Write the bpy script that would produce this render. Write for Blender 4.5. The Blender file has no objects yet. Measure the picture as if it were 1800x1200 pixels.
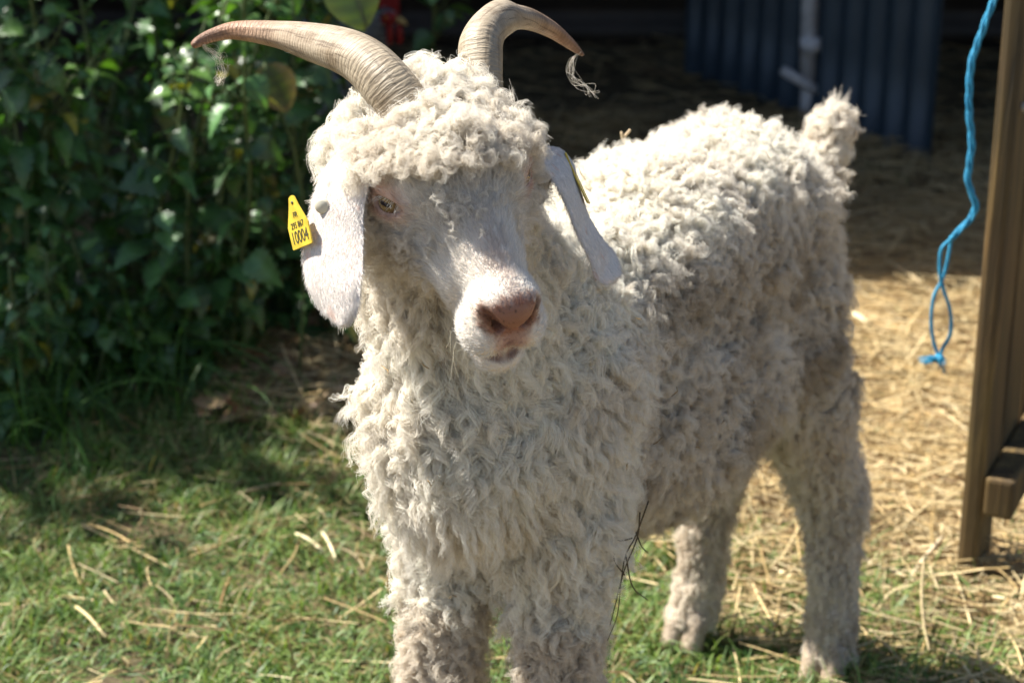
import bpy, bmesh, math, random
import numpy as np
from mathutils import Vector, Matrix, noise
from mathutils.kdtree import KDTree

random.seed(7)
RS = np.random.RandomState(11)
SC = bpy.context.scene
COL = SC.collection
R = math.radians

# ------------------------------------------------------------------ camera
CAM_H, PITCH, FPX = 1.15, R(20.0), 3750.0
cam_d = bpy.data.cameras.new("camera")
cam = bpy.data.objects.new("camera", cam_d)
COL.objects.link(cam)
cam.location = (0, 0, CAM_H)
cam.rotation_euler = (R(90) - PITCH, 0, 0)
cam_d.sensor_width = 36.0
cam_d.lens = 75.0
cam_d.clip_start = 0.05
cam_d.clip_end = 2000
cam_d.dof.use_dof = True
cam_d.dof.focus_distance = 1.56
cam_d.dof.aperture_fstop = 9.0
SC.camera = cam
CAMV = np.array([0, 0, CAM_H])

# ------------------------------------------------------------------ light
SUN = np.array([-0.58, 0.19, 0.79]); SUN /= np.linalg.norm(SUN)
w = bpy.data.worlds.new("World"); SC.world = w; w.use_nodes = True
nt = w.node_tree
bg = nt.nodes["Background"]
sky = nt.nodes.new("ShaderNodeTexSky")
sky.sky_type = 'NISHITA'; sky.sun_disc = False
sky.sun_elevation = math.asin(SUN[2])
sky.sun_rotation = math.atan2(SUN[0], SUN[1])
nt.links.new(sky.outputs[0], bg.inputs[0])
bg.inputs[1].default_value = 0.062
sd = bpy.data.lights.new("sun", 'SUN'); so = bpy.data.objects.new("sun", sd); COL.objects.link(so)
sd.energy = 5.0; sd.angle = R(0.53); sd.color = (1.0, 0.955, 0.87)
so.rotation_euler = Vector(SUN).to_track_quat('Z', 'Y').to_euler()
so.location = (-3, 1, 6)
SC.view_settings.view_transform = 'Standard'
SC.view_settings.look = 'None'
SC.view_settings.exposure = 1.45
SC.view_settings.gamma = 1.0
SC.render.engine = 'CYCLES'
SC.cycles.max_bounces = 10
SC.cycles.diffuse_bounces = 5
SC.cycles.glossy_bounces = 3
SC.cycles.transmission_bounces = 6
SC.cycles.transparent_max_bounces = 8
SC.cycles.sample_clamp_indirect = 6.0
SC.cycles.use_denoising = True

# ------------------------------------------------------------------ helpers
cp, sp = math.cos(PITCH), math.sin(PITCH)
def U(px, py, Y):
    """world point seen at photo pixel (px,py) (1800x1200) at world depth Y"""
    x = (px - 900) / FPX; y = -(py - 600) / FPX
    d = np.array([x, cp + y * sp, -sp + y * cp])
    return CAMV + d * (Y / d[1])
def G(px, py, z=0.0):
    x = (px - 900) / FPX; y = -(py - 600) / FPX
    d = np.array([x, cp + y * sp, -sp + y * cp])
    return CAMV + d * ((z - CAM_H) / d[2])
def unit(v):
    v = np.asarray(v, float); n = np.linalg.norm(v, axis=-1, keepdims=True)
    return v / np.maximum(n, 1e-9)

def tag(o, label=None, cat=None, group=None, kind=None):
    if label: o["label"] = label
    if cat: o["category"] = cat
    if group: o["group"] = group
    if kind: o["kind"] = kind
    return o
def empty(name, loc=(0, 0, 0)):
    o = bpy.data.objects.new(name, None); COL.objects.link(o); o.location = loc
    o.empty_display_size = 0.05
    return o
def link(name, me, mat=None, parent=None, smooth=True):
    o = bpy.data.objects.new(name, me); COL.objects.link(o)
    if mat: me.materials.append(mat)
    if smooth and len(me.polygons):
        me.polygons.foreach_set("use_smooth", np.ones(len(me.polygons), bool))
    if parent is not None:
        o.parent = parent
        pw = parent_world(parent)
        o.matrix_parent_inverse = pw.inverted()
    return o
def parent_world(p):
    m = Matrix.LocRotScale(p.location, p.rotation_euler, p.scale)
    if p.parent: m = parent_world(p.parent) @ p.matrix_parent_inverse @ m
    return m
def mesh_np(name, V, F, mat=None, parent=None, smooth=True, col=None, uv=None):
    """V (N,3); F list of int arrays (M,k)"""
    me = bpy.data.meshes.new(name)
    F = [np.asarray(f, np.int32) for f in F if len(f)]
    me.vertices.add(len(V)); me.vertices.foreach_set("co", np.asarray(V, np.float32).ravel())
    nl = sum(f.size for f in F); npoly = sum(len(f) for f in F)
    me.loops.add(nl); me.polygons.add(npoly)
    li = np.concatenate([f.ravel() for f in F])
    tot = np.concatenate([np.full(len(f), f.shape[1], np.int32) for f in F])
    st = np.concatenate([[0], np.cumsum(tot)[:-1]]).astype(np.int32)
    me.loops.foreach_set("vertex_index", li)
    me.polygons.foreach_set("loop_start", st)
    me.polygons.foreach_set("loop_total", tot)
    me.update(calc_edges=True)
    if col is not None:
        a = me.attributes.new("col", 'FLOAT_COLOR', 'POINT')
        c = np.ones((len(V), 4), np.float32); c[:, :3] = col
        a.data.foreach_set("color", c.ravel())
    if uv is not None:
        a = me.attributes.new("hp", 'FLOAT_VECTOR', 'POINT')
        a.data.foreach_set("vector", np.asarray(uv, np.float32).ravel())
    me.validate()
    return link(name, me, mat, parent, smooth)

class MB:
    """collects simple solids into one mesh"""
    def __init__(s): s.bm = bmesh.new()
    def box(s, c, size, rot=None, bev=0.0):
        r = bmesh.ops.create_cube(s.bm, size=1.0)
        vs = r["verts"]
        M = Matrix.Translation(Vector(c)) @ (rot.to_4x4() if rot is not None else Matrix()) @ Matrix.Diagonal((*size, 1))
        bmesh.ops.transform(s.bm, matrix=M, verts=vs)
        if bev > 0:
            es = list({e for v in vs for e in v.link_edges})
            bmesh.ops.bevel(s.bm, geom=es, offset=bev, segments=2, affect='EDGES', profile=0.6)
        return s
    def tube(s, pts, rads, n=10, flat=1.0, caps=True):
        pts = [Vector(p) for p in pts]; rings = []
        up = Vector((0.13, 0.21, 0.97)); prev = None
        for i, p in enumerate(pts):
            t = (pts[min(i + 1, len(pts) - 1)] - pts[max(i - 1, 0)]).normalized()
            if prev is None:
                a = t.cross(up)
                if a.length < 1e-3: a = t.cross(Vector((1, 0, 0)))
                a.normalize()
            else:
                a = prev - t * prev.dot(t); a.normalize()
            prev = a; b = t.cross(a)
            r = rads[i] if hasattr(rads, '__len__') else rads
            rings.append([s.bm.verts.new(p + a * (r * math.cos(2 * math.pi * k / n)) + b * (r * flat * math.sin(2 * math.pi * k / n))) for k in range(n)])
        for i in range(len(rings) - 1):
            for k in range(n):
                s.bm.faces.new((rings[i][k], rings[i][(k + 1) % n], rings[i + 1][(k + 1) % n], rings[i + 1][k]))
        if caps:
            s.bm.faces.new(rings[0][::-1]); s.bm.faces.new(rings[-1])
        return s
    def ball(s, c, r, seg=16, rot=None):
        res = bmesh.ops.create_uvsphere(s.bm, u_segments=seg, v_segments=max(6, seg // 2), radius=1)
        M = Matrix.Translation(Vector(c)) @ (rot.to_4x4() if rot is not None else Matrix()) @ Matrix.Diagonal((*((r, r, r) if not hasattr(r, '__len__') else r), 1))
        bmesh.ops.transform(s.bm, matrix=M, verts=res["verts"])
        return s
    def build(s, name, mat=None, parent=None, smooth=True):
        bmesh.ops.recalc_face_normals(s.bm, faces=s.bm.faces)
        me = bpy.data.meshes.new(name); s.bm.to_mesh(me); s.bm.free()
        return link(name, me, mat, parent, smooth)

def cat_rom(P, n):
    P = np.asarray(P, float); m = len(P)
    Q = np.vstack([2 * P[0] - P[1], P, 2 * P[-1] - P[-2]])
    out = []
    for i in range(m - 1):
        a, b, c, d = Q[i], Q[i + 1], Q[i + 2], Q[i + 3]
        for k in range(n):
            t = k / n
            out.append(0.5 * ((2 * b) + (-a + c) * t + (2 * a - 5 * b + 4 * c - d) * t * t + (-a + 3 * b - 3 * c + d) * t ** 3))
    out.append(P[-1])
    return np.array(out)

# ------------------------------------------------------------------ materials
def new_mat(name):
    m = bpy.data.materials.new(name); m.use_nodes = True
    n = m.node_tree.nodes; l = m.node_tree.links
    return m, n, l, n["Principled BSDF"]
def nd(n, typ, **kw):
    x = n.new(typ)
    for k, v in kw.items():
        if k in ("operation", "blend_type", "data_type", "noise_dimensions", "attribute_name", "wave_type", "bands_direction", "feature", "interpolation_type", "mode", "wave_profile"):
            setattr(x, k, v)
        else:
            x.inputs[k].default_value = v
    return x
def ramp(n, stops, interp='LINEAR'):
    r = n.new("ShaderNodeValToRGB"); cr = r.color_ramp; cr.interpolation = interp
    while len(cr.elements) < len(stops): cr.elements.new(0.5)
    for e, (p, c) in zip(cr.elements, stops):
        e.position = p; e.color = (*c, 1) if len(c) == 3 else c
    return r
def leafy_mat(name, rough=0.45, trans=0.35, spec=0.4, tint=(1.25, 1.35, 0.55)):
    m, n, l, b = new_mat(name)
    a = nd(n, "ShaderNodeAttribute", attribute_name="col")
    no = nd(n, "ShaderNodeTexNoise", Scale=90.0, Detail=3.0)
    mx = n.new("ShaderNodeMixRGB"); mx.blend_type = 'MULTIPLY'; mx.inputs[0].default_value = 0.5
    rp = ramp(n, [(0.3, (0.6, 0.6, 0.6)), (0.7, (1.25, 1.25, 1.25))])
    l.new(no.outputs[0], rp.inputs[0]); l.new(a.outputs[0], mx.inputs[1]); l.new(rp.outputs[0], mx.inputs[2])
    l.new(mx.outputs[0], b.inputs["Base Color"])
    b.inputs["Roughness"].default_value = rough
    b.inputs["Specular IOR Level"].default_value = spec
    tr = n.new("ShaderNodeBsdfTranslucent")
    tm = n.new("ShaderNodeMixRGB"); tm.blend_type = 'MULTIPLY'; tm.inputs[0].default_value = 1.0; tm.inputs[2].default_value = (*tint, 1)
    l.new(mx.outputs[0], tm.inputs[1]); l.new(tm.outputs[0], tr.inputs[0])
    ms = n.new("ShaderNodeMixShader"); ms.inputs[0].default_value = trans
    l.new(b.outputs[0], ms.inputs[1]); l.new(tr.outputs[0], ms.inputs[2])
    l.new(ms.outputs[0], n["Material Output"].inputs[0])
    return m
def plain_mat(name, c1, c2, scale=20.0, rough=0.7, bump=0.2, bscale=None, stretch=(1, 1, 1), metallic=0.0, spec=0.3, detail=6.0):
    m, n, l, b = new_mat(name)
    tc = n.new("ShaderNodeTexCoord"); mp = n.new("ShaderNodeMapping"); mp.inputs["Scale"].default_value = stretch
    l.new(tc.outputs["Object"], mp.inputs[0])
    no = nd(n, "ShaderNodeTexNoise", Scale=scale, Detail=detail, Roughness=0.6)
    l.new(mp.outputs[0], no.inputs["Vector"])
    rp = ramp(n, [(0.32, c1), (0.68, c2)])
    l.new(no.outputs[0], rp.inputs[0]); l.new(rp.outputs[0], b.inputs["Base Color"])
    b.inputs["Roughness"].default_value = rough; b.inputs["Metallic"].default_value = metallic
    b.inputs["Specular IOR Level"].default_value = spec
    if bump:
        n2 = nd(n, "ShaderNodeTexNoise", Scale=bscale or scale * 3, Detail=5.0)
        l.new(mp.outputs[0], n2.inputs["Vector"])
        bp = nd(n, "ShaderNodeBump", Strength=bump, Distance=0.01)
        l.new(n2.outputs[0], bp.inputs["Height"]); l.new(bp.outputs[0], b.inputs["Normal"])
    return m

def vnoise(P, s, seed=0.0):
    """cheap smooth pseudo noise in [-1,1] on (N,3)"""
    P = np.asarray(P) * s + seed
    r = np.zeros(len(P)); rng = np.random.RandomState(int(seed * 13) % 9999 + 5)
    for k in range(7):
        d = unit(rng.randn(3)); f = 0.7 + 0.45 * k
        ph = rng.rand() * 6.28
        q = P @ d * f * 2 + ph
        d2 = unit(rng.randn(3))
        r += np.sin(q + 1.7 * np.sin(P @ d2 * f * 1.3 + ph * 2))
    return r / 3.2

M_GRASS = leafy_mat("grass_blade", 0.5, 0.3, 0.35)
M_STRAW = leafy_mat("straw", 0.45, 0.12, 0.5, (1.1, 1.0, 0.7))
M_LEAF = leafy_mat("nettle_leaf", 0.36, 0.30, 0.65, (1.2, 1.5, 0.35))
M_STEM = plain_mat("green_stem", (0.06, 0.09, 0.03), (0.10, 0.13, 0.05), 60, 0.6, 0.1)

# ------------------------------------------------------------------ ground
def grass_amount(x, y):
    """1 = lawn, 0 = straw bedding"""
    P = np.stack([x, y, np.zeros_like(x)], 1)
    n = vnoise(P, 5.0, 3.1)
    edge = np.interp(y, [1.9, 2.15, 2.35, 2.55, 2.75, 3.0], [.56, .46, .30, .03, -.20, -.35]) + 0.09 * n       # lawn border moves left further back
    g = 1 / (1 + np.exp((x - edge) / 0.06))
    return g
def build_ground():
    m, n, l, b = new_mat("soil")
    tc = n.new("ShaderNodeTexCoord")
    n1 = nd(n, "ShaderNodeTexNoise", Scale=6.0, Detail=8.0, Roughness=0.65)
    n2 = nd(n, "ShaderNodeTexNoise", Scale=70.0, Detail=6.0, Roughness=0.7)
    l.new(tc.outputs["Object"], n1.inputs["Vector"]); l.new(tc.outputs["Object"], n2.inputs["Vector"])
    r1 = ramp(n, [(0.3, (0.05, 0.045, 0.02)), (0.55, (0.13, 0.095, 0.045)), (0.75, (0.22, 0.16, 0.08))])
    l.new(n1.outputs[0], r1.inputs[0])
    at = nd(n, "ShaderNodeAttribute", attribute_name="col"); sx = n.new("ShaderNodeSeparateColor"); l.new(at.outputs[0], sx.inputs[0])
    ch = n.new("ShaderNodeMixRGB"); l.new(sx.outputs[0], ch.inputs[0]); l.new(r1.outputs[0], ch.inputs[1]); ch.inputs[2].default_value = (.46, .33, .16, 1)
    mx = n.new("ShaderNodeMixRGB"); mx.blend_type = 'MULTIPLY'; mx.inputs[0].default_value = 0.7
    r2 = ramp(n, [(0.3, (0.5, 0.5, 0.5)), (0.7, (1.3, 1.3, 1.3))]); l.new(n2.outputs[0], r2.inputs[0])
    l.new(ch.outputs[0], mx.inputs[1]); l.new(r2.outputs[0], mx.inputs[2]); l.new(mx.outputs[0], b.inputs["Base Color"])
    b.inputs["Roughness"].default_value = 0.95
    bp = nd(n, "ShaderNodeBump", Strength=0.6, Distance=0.01); l.new(n2.outputs[0], bp.inputs["Height"]); l.new(bp.outputs[0], b.inputs["Normal"])
    # one sheet: fine near, coarse to the horizon
    xs = np.concatenate([[-600, -120, -30, -8, -4], np.linspace(-2, 2.4, 89), [4, 8, 30, 120, 600]])
    ys = np.concatenate([[-600, -120, -30, -8, -2, 0, 1], np.linspace(1.4, 6.0, 93), [8, 14, 40, 150, 800]])
    X, Y = np.meshgrid(xs, ys, indexing='ij')
    P = np.stack([X.ravel(), Y.ravel(), np.zeros(X.size)], 1)
    near = (np.abs(P[:, 0]) < 2.5) & (P[:, 1] > 1.3) & (P[:, 1] < 6.2)
    P[:, 2] = np.where(near, vnoise(P, 3.5, 9.0) * 0.006 - 0.006, -0.006)
    i = np.arange(len(xs) - 1)[:, None] * len(ys) + np.arange(len(ys) - 1)[None]
    i = i.ravel()
    F = np.stack([i, i + len(ys), i + len(ys) + 1, i + 1], 1)
    ga = (1 - grass_amount(P[:, 0], P[:, 1])) * near * (P[:, 1] < 4.0) * (P[:, 0] > -.35)
    o = mesh_np("ground", P, [F], m, None, True, np.repeat(ga[:, None], 3, 1)); tag(o, kind="structure")
build_ground()

def blades(name, base, h, wd, lean, az, cols, mat, nseg=3, parent=None, droop=0.5, tipw=0.12):
    """curved strips. base (N,3)"""
    N = len(base); k = np.arange(nseg + 1) / nseg
    d = np.stack([np.cos(az), np.sin(az), np.zeros(N)], 1)
    s = np.stack([-np.sin(az), np.cos(az), np.zeros(N)], 1)
    tw = RS.uniform(-1.2, 1.2, N)
    s = s * np.cos(tw)[:, None] + np.stack([np.zeros(N), np.zeros(N), np.sin(tw)], 1) * 0.6 + d * np.sin(tw)[:, None] * 0.6
    V = np.zeros((N, nseg + 1, 2, 3)); C = np.zeros((N, nseg + 1, 2, 3))
    for j, t in enumerate(k):
        a = lean * (0.35 + t * (1 + droop))
        r = h * t
        c = base + d * (np.sin(a) * r)[:, None] + np.array([0, 0, 1]) * (np.cos(a) * r)[:, None]
        ww = wd * (1 - (1 - tipw) * t ** 1.5) * 0.5
        V[:, j, 0] = c - s * ww[:, None]; V[:, j, 1] = c + s * ww[:, None]
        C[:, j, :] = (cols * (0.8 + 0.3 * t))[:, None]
    b0 = np.arange(N)[:, None] * (nseg + 1) * 2 + np.arange(nseg)[None] * 2
    b0 = b0.ravel()
    F = np.stack([b0, b0 + 1, b0 + 3, b0 + 2], 1)
    V = V.reshape(-1, 3); V[:, 2] = np.maximum(V[:, 2], 0.0005)
    return mesh_np(name, V, [F], mat, parent, True, C.reshape(-1, 3))

def scatter(n, x0, x1, y0, y1):
    return RS.uniform(x0, x1, n), RS.uniform(y0, y1, n)

def build_grass():
    x, y = scatter(210000, -1.0, 0.85, 1.75, 4.2)
    g = grass_amount(x, y)
    P = np.stack([x, y, np.zeros_like(x)], 1)
    patch = vnoise(P, 7.0, 21.0)
    # the lawn thins out towards the shaded litter under the plants
    back = 1 / (1 + np.exp((y - (2.88 + 0.35 * (x < -.40) + 0.12 * patch)) / 0.07))
    keep = RS.rand(len(x)) < np.clip(g * (0.75 + 0.4 * patch) + 0.03 + 0.10 * (patch > 0.75), 0, 1) * (0.12 + 0.88 * back)
    x, y, patch = x[keep], y[keep], patch[keep]; N = len(x)
    base = np.stack([x, y, np.full(N, -0.004)], 1)
    h = RS.uniform(0.014, 0.044, N) * (1 + 0.35 * patch) + 0.02 * (RS.rand(N) < 0.06)
    wd = RS.uniform(0.0018, 0.0046, N)
    lean = RS.uniform(0.25, 1.15, N); az = RS.uniform(0, 6.283, N)
    c1 = np.array([0.035, 0.095, 0.020]); c2 = np.array([0.24, 0.33, 0.09]); c3 = np.array([0.32, 0.25, 0.11])
    u = np.clip(RS.rand(N) * 0.8 + 0.2 * patch, 0, 1)[:, None]
    cols = c1 * (1 - u) + c2 * u
    dry = (RS.rand(N) < 0.20)[:, None]
    cols = np.where(dry, c3 * RS.uniform(0.6, 1.2, (N, 1)), cols)
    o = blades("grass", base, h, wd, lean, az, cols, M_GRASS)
    tag(o, "short green lawn grass with dry blades in front of the goat", "grass", kind="stuff")
build_grass()

def stalks(name, x, y, zc, L, wd, az, tilt, cols, bend=0.15):
    N = len(x); nseg = 4
    d = np.stack([np.cos(az) * np.cos(tilt), np.sin(az) * np.cos(tilt), np.sin(tilt)], 1)
    s = np.stack([-np.sin(az), np.cos(az), np.zeros(N)], 1)
    u = np.cross(d, s)
    ben = RS.uniform(-bend, bend, N); bz = RS.uniform(-bend * .4, bend * .4, N)
    c0 = np.stack([x, y, zc], 1)
    V = np.zeros((N, nseg + 1, 3, 3)); C = np.zeros((N, nseg + 1, 3, 3))
    for j in range(nseg + 1):
        t = j / nseg - 0.5
        c = c0 + d * (L * t)[:, None] + s * (ben * L * t * t)[:, None] + u * (bz * L * t * t)[:, None]
        V[:, j, 0] = c - s * (wd / 2)[:, None]
        V[:, j, 1] = c - u * (wd * 0.45)[:, None]
        V[:, j, 2] = c + s * (wd / 2)[:, None]
        C[:, j, :] = cols[:, None]
    V = V.reshape(N, -1, 3)
    V[..., 2] = np.maximum(V[..., 2], 0.0008)
    b = (np.arange(N)[:, None, None] * (nseg + 1) * 3 + np.arange(nseg)[None, :, None] * 3 + np.arange(3)[None, None, :])
    nx = (np.arange(N)[:, None, None] * (nseg + 1) * 3 + np.arange(nseg)[None, :, None] * 3 + np.array([1, 2, 0])[None, None, :])
    F = np.stack([b.ravel(), nx.ravel(), nx.ravel() + 3, b.ravel() + 3], 1)
    return mesh_np(name, V.reshape(-1, 3), [F], M_STRAW, None, True, C.reshape(-1, 3))

def straw_cols(N, lo=0.72, hi=1.2):
    a = np.array([0.62, 0.44, 0.19]); b = np.array([0.80, 0.67, 0.40]); c = np.array([0.26, 0.16, 0.07])
    u = RS.rand(N, 1); col = a * (1 - u) + b * u
    col = np.where(RS.rand(N, 1) < 0.18, c, col)
    return col * RS.uniform(lo, hi, (N, 1))
def build_straw():
    X, Yv, Z, L, W, T, Cc = [], [], [], [], [], [], []
    # thick bedding on the right, thin scatter on the lawn
    x, y = scatter(52000, -0.3, 1.6, 1.85, 4.6)
    g = 1 - grass_amount(x, y)
    P = np.stack([x, y, 0 * x], 1)
    k = RS.rand(len(x)) < np.clip(g * (0.9 + 0.35 * vnoise(P, 4.0, 31.0)), 0, 1) * np.where(y > 3.4, 0.55, 1)
    X.append(x[k]); Yv.append(y[k])
    x, y = scatter(900, -0.9, 0.6, 1.9, 2.95)
    k = RS.rand(len(x)) < 0.35 + 0.5 * (vnoise(np.stack([x, y, 0 * x], 1), 4, 77.) > 0.2)
    X.append(x[k]); Yv.append(y[k])
    x, y = scatter(1300, -0.45, 0.2, 2.80, 3.4); X.append(x); Yv.append(y)   # litter strip under the plants
    x, y = scatter(4500, -0.8, 2.2, 3.6, 6.0); X.append(x); Yv.append(y)
    x = np.concatenate(X); y = np.concatenate(Yv); N = len(x)
    L = RS.gamma(2.2, 0.020, N) + 0.012; L = np.minimum(L, 0.24)
    wd = RS.uniform(0.0012, 0.0034, N) * np.where(L > 0.1, 1.15, 1)
    az = RS.uniform(0, 6.283, N)
    az = np.where(RS.rand(N) < 0.45, RS.normal(-0.25, 0.35, N), az)
    tilt = RS.normal(0, 0.10, N)
    z = RS.uniform(0.001, 0.022, N) + np.abs(np.sin(tilt)) * L * 0.5
    o = stalks("straw", x, y, z, L, wd, az, tilt, straw_cols(N) * (1 - .38 * np.clip(vnoise(np.stack([x, y, 0 * x], 1), 6, 55.) - .1, 0, 1))[:, None])
    tag(o, "golden straw bedding scattered over the yard beside the goat", "straw", kind="stuff")
build_straw()

def single_straw(a, b, wdt, label, col=(0.75, 0.64, 0.4)):
    a = np.array(a); b = np.array(b); m = (a + b) / 2; d = b - a; Ln = np.linalg.norm(d)
    pts = [a, a * .75 + b * .25 + [0, 0, .003], m + [0, 0, .004], a * .25 + b * .75 + [0, 0, .002], b]
    o = MB().tube(pts, wdt / 2, 7).build("straw_stalk", plain_mat("pale_straw", tuple(c * 0.8 for c in col), col, 40, 0.5, 0.1), None)
    tag(o, label, "straw stalk")
single_straw(G(1556, 456, .03), G(1660, 530, .004), .006, "long tan straw stalk in the shade left of the blue twine", (0.42, 0.32, 0.18))
single_straw(G(1524, 988, .012), G(1625, 1032, .004), .0055, "bright pale straw stalk lying behind the goat's near hind leg")
single_straw(G(1355, 998, .012), G(1400, 1026, .005), .0042, "short pale straw stalk between the goat's hind legs")
single_straw(G(1590, 1030, .004), G(1655, 945, .03), .005, "bleached straw stalk propped up in front of the wooden post", (0.6, 0.5, 0.34))
single_straw(G(1497, 552, .02), G(1530, 575, .01), .010, "broad shiny straw piece at the edge of the shed's shade")
single_straw(G(520, 938, .012), G(570, 970, .006), .0042, "pale straw stalk on the lawn, left one of a pair left of the goat")
single_straw(G(567, 936, .012), G(592, 985, .006), .0042, "pale straw stalk on the lawn, nearest to the goat's chest of a pair")
single_straw(G(134, 1066, .012), G(187, 1120, .006), .0042, "straw stalk lying alone in the sunny lawn at the lower left", (0.66, 0.52, 0.28))
single_straw(G(1745, 1048, .015), G(1800, 1072, .008), .0042, "white straw stalk in front of the foot of the wooden post")
# dry fallen leaves under the plants
def leaf_template(nt=7, width=0.5, serr=0.18, fold=0.25, droop=0.35):
    k = np.arange(nt * 2 + 1) / (nt * 2)
    wv = width * np.sin(np.pi * np.clip(k, 0, 1) ** 0.72) ** 0.85 * (1 - 0.25 * k)
    wv = wv * (1 + serr * np.where(np.arange(len(k)) % 2 == 1, 1, -0.6))
    wv[0] = 0.01; wv[-1] = 0.004
    z = -droop * k ** 2
    mid = np.stack([k, 0 * k, z], 1)
    ml = np.stack([k - 0.01, wv * .5, z + fold * wv * .5 + 0.02 * np.sin(k * 20)], 1)
    mr = np.stack([k - 0.01, -wv * .5, z + fold * wv * .5 + 0.02 * np.sin(k * 20)], 1)
    el = np.stack([k - 0.04, wv, z + fold * wv * 0.8], 1)
    er = np.stack([k - 0.04, -wv, z + fold * wv * 0.8], 1)
    V = np.concatenate([el, ml, mid, mr, er]); n = len(k); F = []
    for r in range(4):
        a = r * n + np.arange(n - 1)
        F.append(np.stack([a, a + 1, a + n + 1, a + n], 1))
    vein = np.concatenate([np.full(n, 0.95), np.full(n, 1.0), np.full(n, 1.35), np.full(n, 1.0), np.full(n, 0.95)])
    return V, np.concatenate(F), vein
def place_leaves(T, pos, fwd, up, size, cols, wscale=None):
    V, F, vein = T; N = len(pos)
    f = unit(fwd); s = unit(np.cross(up, f)); u = np.cross(f, s)
    ws = np.ones(N) if wscale is None else wscale
    P = pos[:, None] + size[:, None, None] * (V[None, :, 0:1] * f[:, None] + ws[:, None, None] * V[None, :, 1:2] * s[:, None] + V[None, :, 2:3] * u[:, None])
    C = cols[:, None] * vein[None, :, None]
    Fa = (F[None] + (np.arange(N) * len(V))[:, None, None]).reshape(-1, 4)
    return P.reshape(-1, 3), Fa, C.reshape(-1, 3)
LT = leaf_template()
LT2 = leaf_template(7, 0.40, 0.22, 0.4, 0.6)
LT_SIMPLE = leaf_template(2, 0.42, 0.0, 0.3, 0.3)
def litter():
    N = 240
    x, y = RS.uniform(-0.46, 0.05, N), RS.uniform(2.80, 3.5, N)
    pos = np.stack([x, y, RS.uniform(0.004, 0.02, N)], 1)
    az = RS.uniform(0, 6.28, N); fwd = np.stack([np.cos(az), np.sin(az), RS.normal(0, .25, N)], 1)
    up = np.stack([RS.normal(0, .35, N), RS.normal(0, .35, N), np.ones(N)], 1)
    u = RS.rand(N, 1); col = np.array([0.20, 0.095, 0.045]) * (1 - u) + np.array([0.38, 0.27, 0.15]) * u
    V, F, C = place_leaves(LT, pos, fwd, up, RS.uniform(.02, .055, N), col)
    V[:, 2] = np.maximum(V[:, 2], 0.001)
    o = mesh_np("leaf_litter", V, [F], M_STRAW, None, True, C)
    tag(o, "brown fallen leaves on the shaded ground under the green plants", "leaf litter", kind="stuff")
litter()

# ------------------------------------------------------------------ plants on the left
def nettle(base, h, lean_v, nodes, seed, label, group=None, size=0.062, yellow=0.05, dark=1.0):
    rs = np.random.RandomState(seed)
    root = empty("nettle_plant", tuple(base)); tag(root, label, "plant", group)
    P = [np.array(base)]
    d = unit(np.array([lean_v[0], lean_v[1], 1.0]))
    for i in range(nodes):
        d = unit(d + rs.normal(0, 0.06, 3)); P.append(P[-1] + d * (h / nodes))
    st = MB().tube(P, [0.0045 * (1 - 0.6 * i / nodes) for i in range(nodes + 1)], 6)
    pos, fwd, up, sz, col, wsc = [], [], [], [], [], []
    a0 = rs.rand() * 6.28
    def pair(p, axis, a, s, t):
        e1 = unit(np.cross(axis, [0.3, 1, 0.1])); e2 = np.cross(axis, e1)
        for q in (0, math.pi):
            aa = a + q + rs.normal(0, .25)
            o = e1 * math.cos(aa) + e2 * math.sin(aa)
            f = unit(o + axis * rs.uniform(-0.25, 0.55) * (0.5 + t) + np.array([0, 0, -0.25 + .4 * t]))
            pet = s * rs.uniform(.35, .6)
            pp = p + f * pet
            st.tube([p, p + f * pet * .5 + [0, 0, .002], pp], [.0014, .001, .0008], 4)
            pos.append(pp); fwd.append(f + [0, 0, -0.15 + rs.normal(0, .25)]); up.append(unit(np.array([rs.normal(0, .5), rs.normal(-.15, .5), 1]) + 0.3 * axis))
            sz.append(s * rs.uniform(.6, 1.25)); wsc.append(rs.uniform(.7, 1.15))
            c = np.array([0.055, 0.125, 0.040]) * rs.uniform(.6, 1.6)
            if t > .75: c = np.array([0.085, 0.17, 0.035]) * rs.uniform(.8, 1.2)
            if rs.rand() < yellow: c = np.array([0.30, 0.27, 0.05]) * rs.uniform(.5, 1.1)
            col.append(c * dark)
    for i in range(1, nodes + 1):
        t = i / nodes
        ax = unit(P[i] - P[i - 1])
        s = size * (1.15 - 0.75 * t ** 3)
        pair(P[i], ax, a0 + i * math.pi / 2, s, t)
        if i < nodes - 1 and rs.rand() < 0.75:      # side shoots
            aa = a0 + i * math.pi / 2 + rs.choice([0, math.pi]) + rs.normal(0, .4)
            o = np.array([math.cos(aa), math.sin(aa), 0.7]); q = P[i].copy(); qd = unit(o)
            for k in range(3):
                q2 = q + qd * s * .55; st.tube([q, q2], [.0018, .0014], 4); q = q2; qd = unit(qd + [0, 0, .3])
                pair(q, qd, rs.rand() * 3, s * (.75 - .15 * k), t)
    st.build("stem", M_STEM, root)
    V, F, C = place_leaves(LT2 if seed % 3 else LT, np.array(pos), np.array(fwd), np.array(up), np.array(sz), np.array(col), np.array(wsc))
    mesh_np("foliage", V, [F], M_LEAF, root, True, C)
    return root

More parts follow.
